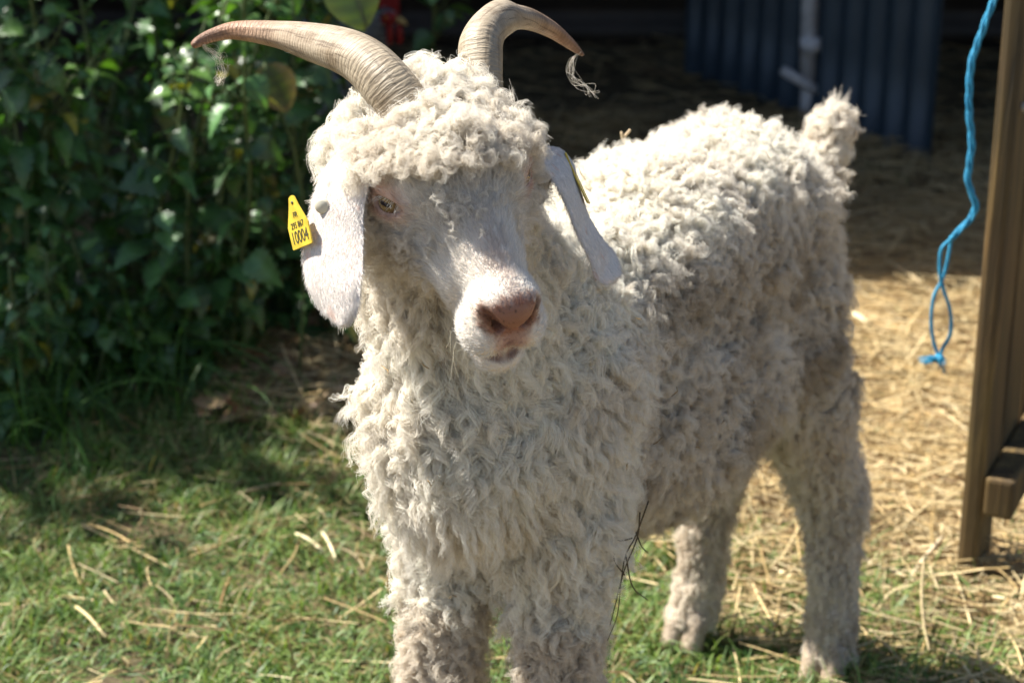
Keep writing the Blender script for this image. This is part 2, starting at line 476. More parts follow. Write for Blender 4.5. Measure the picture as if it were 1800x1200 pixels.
NET_G = "nettles growing thick along the shed wall"
prs = random.Random(5)
spots = []
for r, (yy, n) in enumerate(((2.86, 7), (3.03, 8), (3.22, 9), (3.45, 9))):
    for i in range(n):
        fx = (i + prs.uniform(-.3, .3)) / (n - 1)
        x = -0.93 + fx * (0.50 + 0.09 * r)
        y = yy + prs.uniform(-.06, .06) + (x + 0.93) * 0.45
        spots.append((x, y))
special = {
    0: "tall nettle plant at the far left edge with bright leaf tips",
    3: "front nettle with toothed green leaves above the long grass tuft",
    6: "nettle plant nearest the goat's hanging ear with the yellow tag",
}
for i, (x, y) in enumerate(spots):
    lab = special.get(i, "dark green nettle with toothed leaves in the dense shaded thicket")
    h = prs.uniform(.62, .95) * (0.75 + .25 * min(1, (y - 2.7) / .5))
    nettle((x, y, 0), h, (prs.uniform(-.06, .14), prs.uniform(-.14, .02)), 14, 100 + i, lab, NET_G, size=prs.uniform(.042, .056), yellow=.045, dark=1.0)
# low plants filling the foot of the thicket toward the goat
for i in range(9):
    px = 330 + i * 34; py = 560 + prs.uniform(-10, 35) + (i % 3) * 14
    b = G(px, py); 
    nettle((b[0], b[1], 0), prs.uniform(.16, .34), (prs.uniform(-.2, .2), prs.uniform(-.2, .05)), 6, 300 + i,
           "low young nettle at the foot of the thicket behind the goat", "young nettles in front of the thicket", size=.046, yellow=.05)

for i in range(12):
    b = G(10 + i * 30 + prs.uniform(-8, 8), 735 - i * 9 + prs.uniform(-18, 22))
    nettle((b[0], b[1], 0), prs.uniform(.10, .26), (prs.uniform(-.2, .2), prs.uniform(-.2, .05)), 6, 340 + i,
           "small nettle among the long grass where the lawn meets the thicket", "small nettles at the lawn's edge", size=.042, yellow=.04)
def broad_leaf(px, py, Y, size, ang, label, c1, c2, tiltv):
    """a big leaf on a thin stalk rising from the ground"""
    c = U(px, py, Y); root = empty("bramble_shoot", (c[0] + .03, c[1] + .03, 0)); tag(root, label, "plant")
    foot = np.array([c[0] + .03, c[1] + .03, 0]); top = c.copy()
    MB().tube(cat_rom([foot, foot * .5 + top * .5 + [.03, 0, .05], top], 5), .0022, 6).build("stem", M_STEM, root)
    n = 13; k = np.linspace(0, 1, n); wv = .42 * np.sin(np.pi * k ** .8) ** .75; wv[0] = .005; wv[-1] = .005
    rows = []; cols = []
    for q in (-1, -.66, -.33, 0, .33, .66, 1):
        rows.append(np.stack([k, wv * q, .12 * abs(q) * wv - .1 * k ** 2 + .01 * np.sin(k * 30)], 1))
        e = np.clip((abs(q) - .45) * 2.2, 0, 1)
        cc = np.array(c1) * (1 - e) + np.array(c2) * e
        cc = cc[None] * (1 + .25 * np.sin(k * 26 + 3 * abs(q)))[:, None]
        ee = np.clip((k - .85) * 6, 0, 1)[:, None]
        cols.append(cc * (1 - ee) + np.array(c2) * ee)
    V = np.concatenate(rows); C = np.concatenate(cols); F = []
    for r in range(6):
        a = r * n + np.arange(n - 1); F.append(np.stack([a, a + 1, a + n + 1, a + n], 1))
    f = unit(np.array([math.cos(ang), -.15, math.sin(ang)])); nrm = unit(np.array(tiltv)); s = unit(np.cross(nrm, f)); u = np.cross(f, s)
    W = top + size * (V[:, :1] * f + V[:, 1:2] * s + V[:, 2:3] * u)
    mesh_np("leaf", W, [np.concatenate(F)], M_LEAF, root, True, C)
broad_leaf(465, 112, 2.95, .075, R(-65), "bramble shoot with one big green leaf edged tan beside the horn", (.06, .08, .03), (.26, .17, .09), (-.1, -1, .35))
broad_leaf(400, 110, 3.15, .065, R(-150), "bramble shoot with a dull brownish leaf under the horn tip", (.10, .09, .04), (.2, .15, .07), (0, -1, .3))
broad_leaf(600, -60, 2.8, .09, R(-70), "bramble shoot with a dark drooping leaf between horn and rooster", (.05, .08, .025), (.1, .12, .03), (.2, -1, .2))

def tall_tuft(px, py, n, h, label, seed, spread=.05):
    rs = np.random.RandomState(seed); c = G(px, py)
    base = np.stack([c[0] + rs.normal(0, spread, n), c[1] + rs.normal(0, spread * .7, n), np.zeros(n)], 1)
    cols = np.array([.05, .12, .02]) * rs.uniform(.7, 1.6, (n, 1))
    o = blades("grass_tuft", base, rs.uniform(.5, 1, n) * h, rs.uniform(.003, .006, n), rs.uniform(.15, .75, n), rs.uniform(0, 6.28, n), cols, M_GRASS, 7, None, .9, .05)
    tag(o, label, "grass tuft")
tall_tuft(215, 680, 150, .30, "tuft of long arching grass at the foot of the nettles", 3)
tall_tuft(60, 770, 90, .2, "tuft of long grass at the left edge below the nettles", 4)
tall_tuft(330, 720, 36, .17, "small tuft of long grass nearest the brown leaf litter", 5, .04)
tall_tuft(120, 850, 40, .13, "short dark grass tuft on the shaded lawn at the left", 6, .05)

# ------------------------------------------------------------------ shed, sheet, overhead tree
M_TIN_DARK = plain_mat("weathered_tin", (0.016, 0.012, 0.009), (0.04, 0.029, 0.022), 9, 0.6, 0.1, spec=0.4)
M_TIN_BLUE = plain_mat("blue_grey_tin", (0.022, 0.038, 0.054), (0.040, 0.062, 0.082), 5, 0.45, 0.05, spec=0.5)
M_WOOD = plain_mat("old_timber", (0.16, 0.10, 0.05), (0.30, 0.20, 0.10), 12, 0.75, 0.4, 30, (6, 6, .6))
def corrugated(name, origin, along, up, width, height, pitch, amp, mat, parent, thick=.0012):
    """wave runs along `along`; ribs run along `up`"""
    n = max(8, int(width / pitch * 10)); origin = np.array(origin, float); along = unit(along); up = unit(up); nrm = np.cross(along, up)
    s = np.linspace(0, width, n); hh = np.linspace(0, height, 9)
    V = []
    for off in (0, thick):
        for h in hh:
            V.append(origin + along * s[:, None] + up * h + nrm * (amp * np.sin(2 * np.pi * s / pitch)[:, None] + off))
    V = np.concatenate(V); F = []
    m = len(hh)
    for q in range(2):
        for r in range(m - 1):
            a = (q * m + r) * n + np.arange(n - 1); f = np.stack([a, a + 1, a + n + 1, a + n], 1)
            F.append(f if q else f[:, ::-1])
    for r, flip in ((0, 0), (m - 1, 1)):
        a = r * n + np.arange(n - 1); b = (m + r) * n + np.arange(n - 1); f = np.stack([a, b, b + 1, a + 1], 1); F.append(f[:, ::-1] if flip else f)
    for c, flip in ((0, 0), (n - 1, 1)):
        a = np.arange(m - 1) * n + c; b = a + m * n; f = np.stack([a, a + n, b + n, b], 1); F.append(f[:, ::-1] if flip else f)
    return mesh_np(name, V, [np.concatenate(F)], mat, parent)
shed = empty("shed", (0.5, 4.6, 0)); tag(shed, "dark open-fronted shed of horizontal corrugated sheets behind the goat", "shed")
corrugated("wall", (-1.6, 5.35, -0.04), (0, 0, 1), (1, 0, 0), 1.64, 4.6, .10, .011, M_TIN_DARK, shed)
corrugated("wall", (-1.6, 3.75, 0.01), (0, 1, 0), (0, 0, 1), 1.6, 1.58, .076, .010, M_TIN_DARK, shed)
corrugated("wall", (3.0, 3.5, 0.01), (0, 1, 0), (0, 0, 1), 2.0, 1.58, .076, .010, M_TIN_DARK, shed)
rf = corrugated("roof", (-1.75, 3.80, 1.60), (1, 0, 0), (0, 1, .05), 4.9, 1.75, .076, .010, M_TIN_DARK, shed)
MB().box((-1.55, 3.9, .8), (.09, .09, 1.6), None, .004).build("post", M_WOOD, shed)
MB().box((2.9, 3.9, .8), (.09, .09, 1.6), None, .004).build("post", M_WOOD, shed)
MB().box((.67, 3.9, 1.54), (4.6, .06, .1), None, .004).build("beam", M_WOOD, shed)

# leaning blue-grey corrugated sheet with a white bar
a = G(1203, 128); b = G(1642, 292)
al = unit(b - a); wdt = np.linalg.norm(b - a)
pan = empty("sheet_panel", tuple((a + b) / 2)); tag(pan, "blue-grey corrugated metal sheet standing upright in the shed", "metal sheet")
corrugated("sheet", (a[0], a[1], .005), al, (0.02, 0.05, 1), wdt, 1.35, .078, .010, M_TIN_BLUE, pan)
M_WHITE = plain_mat("chipped_white_paint", (.40, .41, .43), (.62, .63, .65), 30, .5, .1)
# the white bar hangs in front of the sheet
t0 = .46; pb = a + al * wdt * t0; nr = unit(np.cross(al, [0, 0, 1])); nr = nr if nr[1] < 0 else -nr
Yb = pb[1] - .05
bar = empty("metal_bar", tuple(U(1418, 160, Yb))); tag(bar, "white upright metal bar with a crosspiece in front of the blue-grey sheet", "metal bar")
q0 = U(1420, 150, Yb); q1 = U(1434, -330, Yb)
MB().tube([q0, q0 * .5 + q1 * .5, q1], .020, 12).build("upright", M_WHITE, bar)
MB().tube([U(1427, 66, Yb - .012), U(1427, 90, Yb - .012)], .027, 12).build("collar", M_WHITE, bar)
MB().tube([U(1376, 124, Yb - .05), U(1420, 150, Yb - .02), U(1470, 178, Yb)], .011, 10).build("crosspiece", M_WHITE, bar)
MB().tube([q0 * 1, np.array([q0[0], q0[1], .0])], .016, 10).build("foot", M_WHITE, bar)

def shade_tree(base, h, crown_c, crown_r, nleaf, label, seed):
    rs = np.random.RandomState(seed)
    root = empty("tree", tuple(base)); tag(root, label, "tree")
    bark = plain_mat("bark", (.06, .045, .03), (.16, .12, .08), 18, .9, .6)
    tb = MB(); top = np.array(crown_c)
    tb.tube(cat_rom([base, np.array(base) * .5 + top * .5 + [.1, .05, 0], top], 6), list(np.linspace(.11, .04, 13)), 10)
    cl = []
    for i in range(26):
        d = unit(rs.randn(3)); r = rs.uniform(.35, .95); c = top + d * np.array(crown_r) * r; cl.append(c)
        tb.tube(cat_rom([top - [0, 0, rs.uniform(.2, .8)], top * .5 + c * .5 + rs.normal(0, .08, 3), c], 4), list(np.linspace(.03, .006, 9)), 6)
    tb.build("trunk", bark, root)
    cl = np.array(cl); k = rs.randint(0, len(cl), nleaf)
    pos = cl[k] + rs.normal(0, .16, (nleaf, 3))
    fwd = unit(rs.randn(nleaf, 3) + [0, 0, -.3]); up = unit(rs.randn(nleaf, 3) * .8 + [0, 0, 1])
    cols = np.array([.06, .11, .03]) * rs.uniform(.7, 1.4, (nleaf, 1))
    V, F, C = place_leaves(LT_SIMPLE, pos, fwd, up, rs.uniform(.045, .10, nleaf), cols)
    mesh_np("crown", V, [F], M_LEAF, root, True, C)
shade_tree((-3.2, 4.0, 0), 2.6, (-2.90, 3.70, 2.65), (1.10, .80, .50), 3500, "leafy tree beyond the nettles that dapples them with shade", 41)

# ------------------------------------------------------------------ rooster in the shed's shade
def feather_mat():
    m, n, l, b = new_mat("barred_feathers")
    tc = n.new("ShaderNodeTexCoord"); wv = n.new("ShaderNodeTexWave"); wv.bands_direction = 'Z'
    wv.inputs["Scale"].default_value = 28; wv.inputs["Distortion"].default_value = 3.5; wv.inputs["Detail"].default_value = 3
    l.new(tc.outputs["Object"], wv.inputs[0])
    r = ramp(n, [(.35, (.02, .022, .03)), (.65, (.26, .28, .32))]); l.new(wv.outputs[0], r.inputs[0]); l.new(r.outputs[0], b.inputs["Base Color"])
    b.inputs["Roughness"].default_value = .6
    return m
def rooster(px, py, Y):
    hd = U(px, py, Y); M_F = feather_mat()
    M_R = plain_mat("red_comb", (.16, .008, .010), (.26, .015, .015), 60, .45, .2)
    M_Y = plain_mat("beak_horn", (.45, .30, .10), (.55, .4, .16), 60, .5, .1)
    root = empty("rooster", (hd[0] - .08, hd[1] + .1, 0))
    tag(root, "grey barred rooster with a red comb standing in the dark behind the horns", "rooster")
    x, y, z = hd
    def sk(pts, name, mat, seg=14):
        P = cat_rom([p[:3] for p in pts], 5); rr = cat_rom([[p[3], 0, 0] for p in pts], 5)[:, 0]
        return MB().tube(P, list(np.maximum(rr, .002)), seg).build(name, mat, root)
    sk([(x + .012, y - .012, z + .004, .006), (x + .004, y - .004, z + .006, .019), (x - .016, y + .01, z - .004, .024), (x - .035, y + .03, z - .05, .03),
        (x - .05, y + .05, z - .10, .045), (x - .07, y + .09, z - .17, .075), (x - .09, y + .16, z - .20, .09), (x - .11, y + .24, z - .19, .075), (x - .12, y + .31, z - .15, .04), (x - .125, y + .34, z - .13, .012)], "body", M_F)
    # tail of curved sickle feathers
    tb = MB()
    for i in range(9):
        s = (i - 4) * .012
        tb.tube(cat_rom([(x - .12 + s, y + .28, z - .15), (x - .13 + s * 1.5, y + .38, z - .02 + .01 * (i % 3)), (x - .14 + s * 2, y + .46, z - .03), (x - .145 + s * 2.4, y + .50 + .01 * i, z - .12)], 4),
                [.004, .006, .008, .009, .010, .011, .011, .010, .009, .008, .006, .004, .002], 6, .3)
    tb.build("tail", M_F, root)
    # wings
    for q in (-1, 1):
        MB().ball((x - .09 + q * .075, y + .17, z - .19), (.018, .10, .055), 14).build("wing", M_F, root)
    # comb : serrated blade
    bm = bmesh.new(); prof = []
    nn = 16
    for i in range(nn + 1):
        t = i / nn; prof.append((t, .010 + .018 * abs(math.sin(t * math.pi * 4.5)) * (1 - .3 * t) + .010 * math.sin(math.pi * t)))
    fr = [[], []]
    for sgn, lst in ((-1, fr[0]), (1, fr[1])):
        for t, hh in prof:
            cx = x + .018 - t * .055; cy = y - .012 + t * .02; cz = z + .018
            lst.append((bm.verts.new((cx + .002 * sgn, cy + .0035 * sgn, cz - .012)), bm.verts.new((cx + .001 * sgn, cy + .002 * sgn, cz + hh * 1.3))))
    for lst in fr:
        for i in range(nn): bm.faces.new((lst[i][0], lst[i + 1][0], lst[i + 1][1], lst[i][1]))
    for i in range(nn):
        bm.faces.new((fr[0][i][1], fr[0][i + 1][1], fr[1][i + 1][1], fr[1][i][1]))
    me = bpy.data.meshes.new("comb"); bmesh.ops.recalc_face_normals(bm, faces=bm.faces); bm.to_mesh(me); bm.free()
    link("comb", me, M_R, root, False)
    MB().ball((x - .001, y - .014, z + .004), (.017, .012, .014), 12).build("face", M_R, root)
    for q in (-1, 1):
        w_ = MB().ball((x + .009 + q * .009, y - .016, z - .024), (.007, .005, .022), 12).build("wattle", M_R, root)
    MB().tube([(x + .014, y - .014, z + .003), (x + .026, y - .022, z), (x + .033, y - .026, z - .005)], [.007, .0045, .0012], 8).build("beak", M_Y, root)
    MB().ball((x - .006, y - .0255, z + .009), .0035, 8).build("eye", plain_mat("rooster_eye", (.3, .1, .01), (.4, .15, .02), 10, .2, 0), root)
    for q in (-1, 1):
        lx = x - .09 + q * .035; ly = y + .15
        lg = MB().tube([(lx, ly, z - .26), (lx, ly - .01, .12), (lx, ly, .02)], [.022, .008, .007], 8).build("leg", M_Y, root)
        ft = MB()
        for a_ in (-.6, 0, .6, 3.14):
            ft.tube([(lx, ly, .018), (lx + .045 * math.sin(a_), ly - .045 * math.cos(a_), .006)], [.006, .003], 6)
        ft.build("foot", M_Y, lg)
rooster(685, 34, 3.85)

# ------------------------------------------------------------------ timber gate on the right
def timber_mat():
    m, n, l, b = new_mat("treated_timber")
    tc = n.new("ShaderNodeTexCoord"); mp = n.new("ShaderNodeMapping"); mp.inputs["Scale"].default_value = (26, 26, 1.6)
    l.new(tc.outputs["Object"], mp.inputs[0])
    w1 = nd(n, "ShaderNodeTexNoise", Scale=2.2, Detail=7.0, Roughness=.62, Distortion=.8); l.new(mp.outputs[0], w1.inputs[0])
    r = ramp(n, [(.28, (.022, .015, .006)), (.5, (.085, .052, .018)), (.72, (.20, .125, .045))]); l.new(w1.outputs[0], r.inputs[0])
    n2 = nd(n, "ShaderNodeTexNoise", Scale=5.0, Detail=4.0); l.new(tc.outputs["Object"], n2.inputs[0])
    r2 = ramp(n, [(.35, (.75, .85, .6)), (.65, (1.1, 1.0, .9))]); l.new(n2.outputs[0], r2.inputs[0])
    mx = n.new("ShaderNodeMixRGB"); mx.blend_type = 'MULTIPLY'; mx.inputs[0].default_value = .8
    l.new(r.outputs[0], mx.inputs[1]); l.new(r2.outputs[0], mx.inputs[2]); l.new(mx.outputs[0], b.inputs["Base Color"])
    b.inputs["Roughness"].default_value = .7
    bp = nd(n, "ShaderNodeBump", Strength=.5, Distance=.004); l.new(w1.outputs[0], bp.inputs["Height"]); l.new(bp.outputs[0], b.inputs["Normal"])
    return m
M_TIMBER = timber_mat()
g0 = G(1692, 1022) + np.array([.016, .0, 0]); gd = unit([.404, .915, 0]); gn = unit([.915, -.404, 0])
ROTG = Matrix(((gd[0], -gn[0], 0), (gd[1], -gn[1], 0), (0, 0, 1)))     # local x = along, y = away from rail side
gate = empty("timber_gate", tuple(g0)); tag(gate, "brown timber slatted gate at the right edge with a low rail", "gate")
HT = 1.5
lean = Matrix.Rotation(R(-1.0), 3, 'Y')
def gbox(name, t0, t1, n0, n1, z0, z1, parent=gate, bev=.0025):
    c = g0 + gd * (t0 + t1) / 2 + gn * (n0 + n1) / 2 + np.array([0, 0, (z0 + z1) / 2])
    return MB().box(c, (t1 - t0, abs(n1 - n0), z1 - z0), ROTG, bev).build(name, M_TIMBER, parent, False)
gbox("upright", 0, .085, -.026, 0, 0.0, HT, bev=.008)
for i in range(7):
    gbox("slat", .10 + i * .125, .10 + i * .125 + .098, -.022, 0, .085, HT)
gbox("rail", -.004, .98, .001, .036, .088, .138, bev=.005)
gbox("rail", -.002, .98, .001, .036, 1.15, 1.2, bev=.004)
gbox("upright", .96, 1.05, -.026, 0, 0, HT)
gate.rotation_euler.y = R(.35)
MB().tube([g0 + gd * .02 + gn * .003 + [0, 0, .58], g0 + gd * .02 + gn * .012 + [0, 0, .58]], .006, 8).build("bolt", plain_mat("bolt", (.3, .27, .22), (.45, .4, .33), 50, .5, 0), gate)

# blue twine
M_TW = plain_mat("blue_twine", (.02, .20, .36), (.04, .34, .56), 200, .5, .5, 500)
def strand(mb, pts, r, Y, turns, ph, amp, n=9):
    P = cat_rom([U(p[0], p[1], p[2] if len(p) > 2 else Y) for p in pts], n)
    s = np.concatenate([[0], np.cumsum(np.linalg.norm(np.diff(P, axis=0), axis=1))])
    a = s * turns * 6.283 + ph
    P = P + np.stack([np.cos(a) * amp, np.sin(a) * amp, 0 * a], 1)
    mb.tube(P, r, 7)
TY = 2.28
TWP = [(1812, -190), (1778, -70), (1748, 0), (1727, 52), (1708, 112), (1703, 180), (1708, 250), (1702, 315), (1714, 358), (1706, 384), (1672, 420)]
tw = MB()
for k in range(3): strand(tw, TWP, .0015 + .0003 * k, TY, 15, k * 2.09, .0025, 20)
strand(tw, [(1672, 420), (1655, 438), (1652, 475), (1657, 503), (1670, 545), (1671, 585), (1657, 612), (1652, 628)], .0021, TY, 0, 0, 0)
strand(tw, [(1672, 420), (1666, 455), (1657, 490), (1642, 520), (1637, 562), (1641, 600), (1651, 628)], .0021, TY + .004, 0, 0, 0)
tw.ball(U(1651, 630, TY), (.0065, .0065, .006), 10)
for i in range(46):
    s = -1 if i % 2 else 1
    a_ = U(1651, 630, TY); rr = random.Random(i)
    e = U(1651 + (s < 0) * rr.uniform(-38, -14) + (s > 0) * rr.uniform(-2, 14), 632 + rr.uniform(-6, 9) + (s > 0) * rr.uniform(4, 20), TY + rr.uniform(-.012, .012))
    tw.tube([a_, a_ * .5 + e * .5 + [0, rr.uniform(-.004, .004), rr.uniform(-.002, .004)], e], [.0008, .0007, .0004], 4)
to = tw.build("twine", M_TW); tag(to, "bright blue frayed baler twine hanging from the timber gate in a loop", "twine")

# ================================================================== GOAT
A0 = np.array([-.010, 1.60]); B0 = np.array([.275, 2.12])
FW = unit(A0 - B0); LF = np.array([-FW[1], FW[0]]) if False else np.array([.877, -.48])
def BP(t, l, z):
    p = A0 + (B0 - A0) * t + LF * l
    return np.array([p[0], p[1], z])
# head frame : f towards the nose, s to the goat's right (photo left), u out of the forehead
NOSE = U(903, 556, 1.36)
hf = unit([.36, -.74, -.57])
hs = np.array([-.90, -.42, -.13]); hs = unit(hs - hf * hs.dot(hf)); hu = np.cross(hs, hf); hu = unit(hu)
if hu[2] < 0: hu = -hu
HC = NOSE - hf * .166
HM = np.stack([hf, hs, hu])
def HW(a, b, c): return HC + hf * a + hs * b + hu * c
def HLoc(P): return (np.asarray(P) - HC) @ HM.T

PR = []     # (kind, args, op, k)
def cap(a, b, ra, rb, k=.03, op='+', seg='body'): PR.append(('c', (np.array(a, float), np.array(b, float), ra, rb), op, k, seg))
def ell(c, r, k=.03, op='+', M=None, seg='body'): PR.append(('e', (np.array(c, float), np.array(r, float), M if M is not None else np.eye(3)), op, k, seg))
def d_prim(p, P):
    if p[0] == 'c':
        a, b, ra, rb = p[1]; ba = b - a; pa = P - a
        h = np.clip(pa @ ba / (ba @ ba), 0, 1)
        return np.linalg.norm(pa - h[..., None] * ba, axis=-1) - (ra + (rb - ra) * h)
    c, r, M = p[1]
    q = (P - c) @ M.T
    k0 = np.linalg.norm(q / r, axis=-1); k1 = np.linalg.norm(q / (r * r), axis=-1)
    return k0 * (k0 - 1) / np.maximum(k1, 1e-6)
def combine(v, d, op, k):
    if op == '+':
        h = np.clip(.5 + .5 * (v - d) / k, 0, 1); return v * (1 - h) + d * h - k * h * (1 - h)
    h = np.clip(.5 - .5 * (v + d) / k, 0, 1); return v * (1 - h) + (-d) * h + k * h * (1 - h)
def bbox(p):
    if p[0] == 'c':
        a, b, ra, rb = p[1]; r = max(ra, rb); return np.minimum(a, b) - r, np.maximum(a, b) + r
    c, r, M = p[1]; m = max(r); return c - m, c + m
def sdf(P):
    v = np.full(P.shape[:-1], 1.0)
    for p in PR: v = combine(v, d_prim(p, P), p[2], p[3])
    return v

# torso
ell(BP(.0, 0, .525), (.060, .095, .080), .04, M=np.array([[LF[0], LF[1], 0], [FW[0], FW[1], 0], [0, 0, 1]]))
cap(BP(.08, 0, .550), BP(.45, 0, .560), .070, .068, .05); cap(BP(.45, 0, .560), BP(.83, 0, .535), .068, .068, .05)
cap(BP(.06, 0, .485), BP(.40, 0, .432), .070, .088, .05)
cap(BP(.40, 0, .432), BP(.82, 0, .402), .088, .072, .05)
ell(BP(.89, -.005, .515), (.055, .058, .075), .04)
cap(BP(.50, -.005, .570), BP(.80, -.01, .568), .052, .060, .04)
ell(BP(-.12, 0, .52), (.045, .048, .068), .05)
# thighs and hind legs
for q in (-1, 1):
    dx = 0.0 if q > 0 else 0.0
    cap(BP(.86, .026 * q, .46), BP(.92, .052 * q, .34), .056, .038, .04)
    cap(BP(.92, .052 * q, .34), BP(1.03, .070 * q, .215), .036, .026, .03)
    cap(BP(1.03, .070 * q, .215), BP(1.02, .080 * q, .07), .024, .019, .015)
    cap(BP(1.02, .080 * q, .07), BP(1.0, .083 * q, .03), .021, .022, .012)
# shoulders and front legs
for q in (-1, 1):
    cap(BP(.02, .042 * q, .52), BP(.02, .052 * q, .41), .047, .033, .035)
    cap(BP(.02, .052 * q, .41), BP(-.02, .056 * q, .21), .031, .022, .025)
    cap(BP(-.02, .054 * q, .21), BP(-.01, .056 * q, .07), .023, .019, .015)
    cap(BP(-.01, .058 * q, .07), BP(-.05, .058 * q, .03), .021, .022, .012)
# neck
cap(HW(-.02, 0, -.02), BP(.0, 0, .585), .043, .060, .05)
cap(HW(.005, 0, -.045), BP(-.09, 0, .54), .036, .048, .05)
# tail
TB = U(1446, 285, 2.18); TT = U(1464, 226, 2.18)
cap(BP(.93, 0, .545), TB, .03, .013, .03); cap(TB, TT, .010, .012, .012)
NECKEND = len(PR)
# head
ell(HW(.016, 0, -.010), (.044, .052, .040), .02, M=HM)
ell(HW(.038, 0, .004), (.038, .044, .034), .02, M=HM)
for q in (-1, 1):
    ell(HW(.048, .033 * q, .008), (.024, .016, .018), .014, M=HM)           # brow
    cap(HW(.035, .028 * q, -.025), HW(.112, .015 * q, -.022), .025, .016, .02)   # cheek
    ell(HW(.152, .0135 * q, -.026), (.021, .0170, .0185), .008, M=HM)       # upper lip
    cap(HW(.03, .03 * q, -.045), HW(.00, .03 * q, -.055), .028, .026, .02)      # jaw angle
cap(HW(.045, 0, .010), HW(.138, 0, -.002), .030, .0190, .02)
cap(HW(.030, 0, -.045), HW(.130, 0, -.044), .030, .018, .02)
ell(HW(.153, 0, -.0535), (.019, .019, .0125), .008, M=HM)                    # chin
ell(HW(.153, 0, .000), (.019, .0235, .0165), .008, M=HM)                   # nose pad
for q in (-1, 1):
    cap(HW(.1745, .0060 * q, -.0120), HW(.163, .0225 * q, .0055), .0032, .0056, .003, '-'); cap(HW(.166, .0085 * q, -.009), HW(.152, .0130 * q, -.004), .0040, .0055, .003, '-')     # nostril
    cap(HW(.172, 0, -.0445), HW(.157, .0185 * q, -.0435), .0030, .0026, .004, '-')          # mouth
    cap(HW(.157, .0185 * q, -.0435), HW(.112, .034 * q, -.036), .0020, .0016, .004, '-')
cap(HW(.1755, 0, -.012), HW(.1735, 0, -.036), .0018, .0018, .003, '-')               # philtrum
EYE = {}
for q in (-1, 1):
    e = HW(.050, .0420 * q, .001); EYE[q] = e
    _w = np.array([1, -.30, -.16]); ax1 = hf * _w.dot(hf) + hs * (_w.dot(hs) * q) + hu * _w.dot(hu); nrm = unit(hs * q * .80 + hu * .30 + hf * .40); ax1 = unit(ax1 - nrm * ax1.dot(nrm)); ax2 = np.cross(nrm, ax1)
    ME = np.stack([ax1, ax2, nrm])
    ell(e, (.0190, .0170, .0160), .010, M=ME)                               # bulge of the lids
    ell(e + nrm * .0150 - np.array([0, 0, .0010]), (.0132, .0055, .0130), .003, '-', M=ME)             # opening
    EYE[q] = (e, ME)

def surface_nets(v, org, h):
    s = v < 0
    c = [s[i:s.shape[0] - 1 + i, j:s.shape[1] - 1 + j, k:s.shape[2] - 1 + k] for i in (0, 1) for j in (0, 1) for k in (0, 1)]
    allc = c[0].copy(); anyc = c[0].copy()
    for x in c[1:]: allc &= x; anyc |= x
    act = anyc & ~allc
    idx = np.argwhere(act); num = -np.ones(act.shape, np.int32); num[act] = np.arange(len(idx))
    corners = np.array([(i, j, k) for i in (0, 1) for j in (0, 1) for k in (0, 1)])
    val = np.stack([v[tuple((idx + co).T)] for co in corners], 1)
    acc = np.zeros((len(idx), 3)); cnt = np.zeros(len(idx))
    for a in range(8):
        for b in range(a + 1, 8):
            if np.abs(corners[a] - corners[b]).sum() != 1: continue
            va, vb = val[:, a], val[:, b]; m = (va < 0) != (vb < 0)
            t = np.where(m, va / np.where(m, va - vb, 1), 0)[:, None]
            acc += np.where(m[:, None], corners[a] + t * (corners[b] - corners[a]), 0); cnt += m
    V = org + (idx + acc / cnt[:, None]) * h
    F = []
    for ax in range(3):
        u, w_ = [(1, 2), (2, 0), (0, 1)][ax]
        sh = [slice(None)] * 3; sh2 = [slice(None)] * 3
        sh[ax] = slice(0, -1); sh2[ax] = slice(1, None)
        A = s[tuple(sh)]; B = s[tuple(sh2)]
        e = np.argwhere(A != B); ok = (e[:, u] > 0) & (e[:, w_] > 0) & (e[:, u] < num.shape[u]) & (e[:, w_] < num.shape[w_]); e = e[ok]
        q = []
        for du, dw in ((-1, -1), (0, -1), (0, 0), (-1, 0)):
            g = e.copy(); g[:, u] += du; g[:, w_] += dw; q.append(num[tuple(g.T)])
        q = np.stack(q, 1); fl = A[tuple(e.T)]
        q[~fl] = q[~fl][:, ::-1]; F.append(q)
    return V, np.concatenate(F)
def grad(P, e=.0006):
    g = np.zeros_like(P)
    for i in range(3):
        d = np.zeros(3); d[i] = e; g[:, i] = sdf(P + d) - sdf(P - d)
    return unit(g), np.linalg.norm(g, axis=1) / (2 * e)
def grid_eval(lo, hi, h):
    n = np.ceil((hi - lo) / h).astype(int) + 1
    ax = [lo[i] + np.arange(n[i]) * h for i in range(3)]
    v = np.full(n, 1.0, np.float32)
    for p in PR:
        b0, b1 = bbox(p); m = .05 if p[2] == '+' else .012
        i0 = np.maximum(0, np.floor((b0 - m - lo) / h).astype(int)); i1 = np.minimum(n, np.ceil((b1 + m - lo) / h).astype(int) + 1)
        if (i1 <= i0).any(): continue
        X, Y, Z = np.meshgrid(*[ax[i][i0[i]:i1[i]] for i in range(3)], indexing='ij')
        P = np.stack([X, Y, Z], -1)
        sl = tuple(slice(i0[i], i1[i]) for i in range(3))
        v[sl] = combine(v[sl], d_prim(p, P), p[2], p[3])
    return v
allb = np.array([bbox(p) for p in PR]); lo = allb[:, 0].min(0) - .02; hi = allb[:, 1].max(0) + .02
h_ = .0045
vol = grid_eval(lo, hi, h_)
GV, GF = surface_nets(vol, lo, h_); del vol
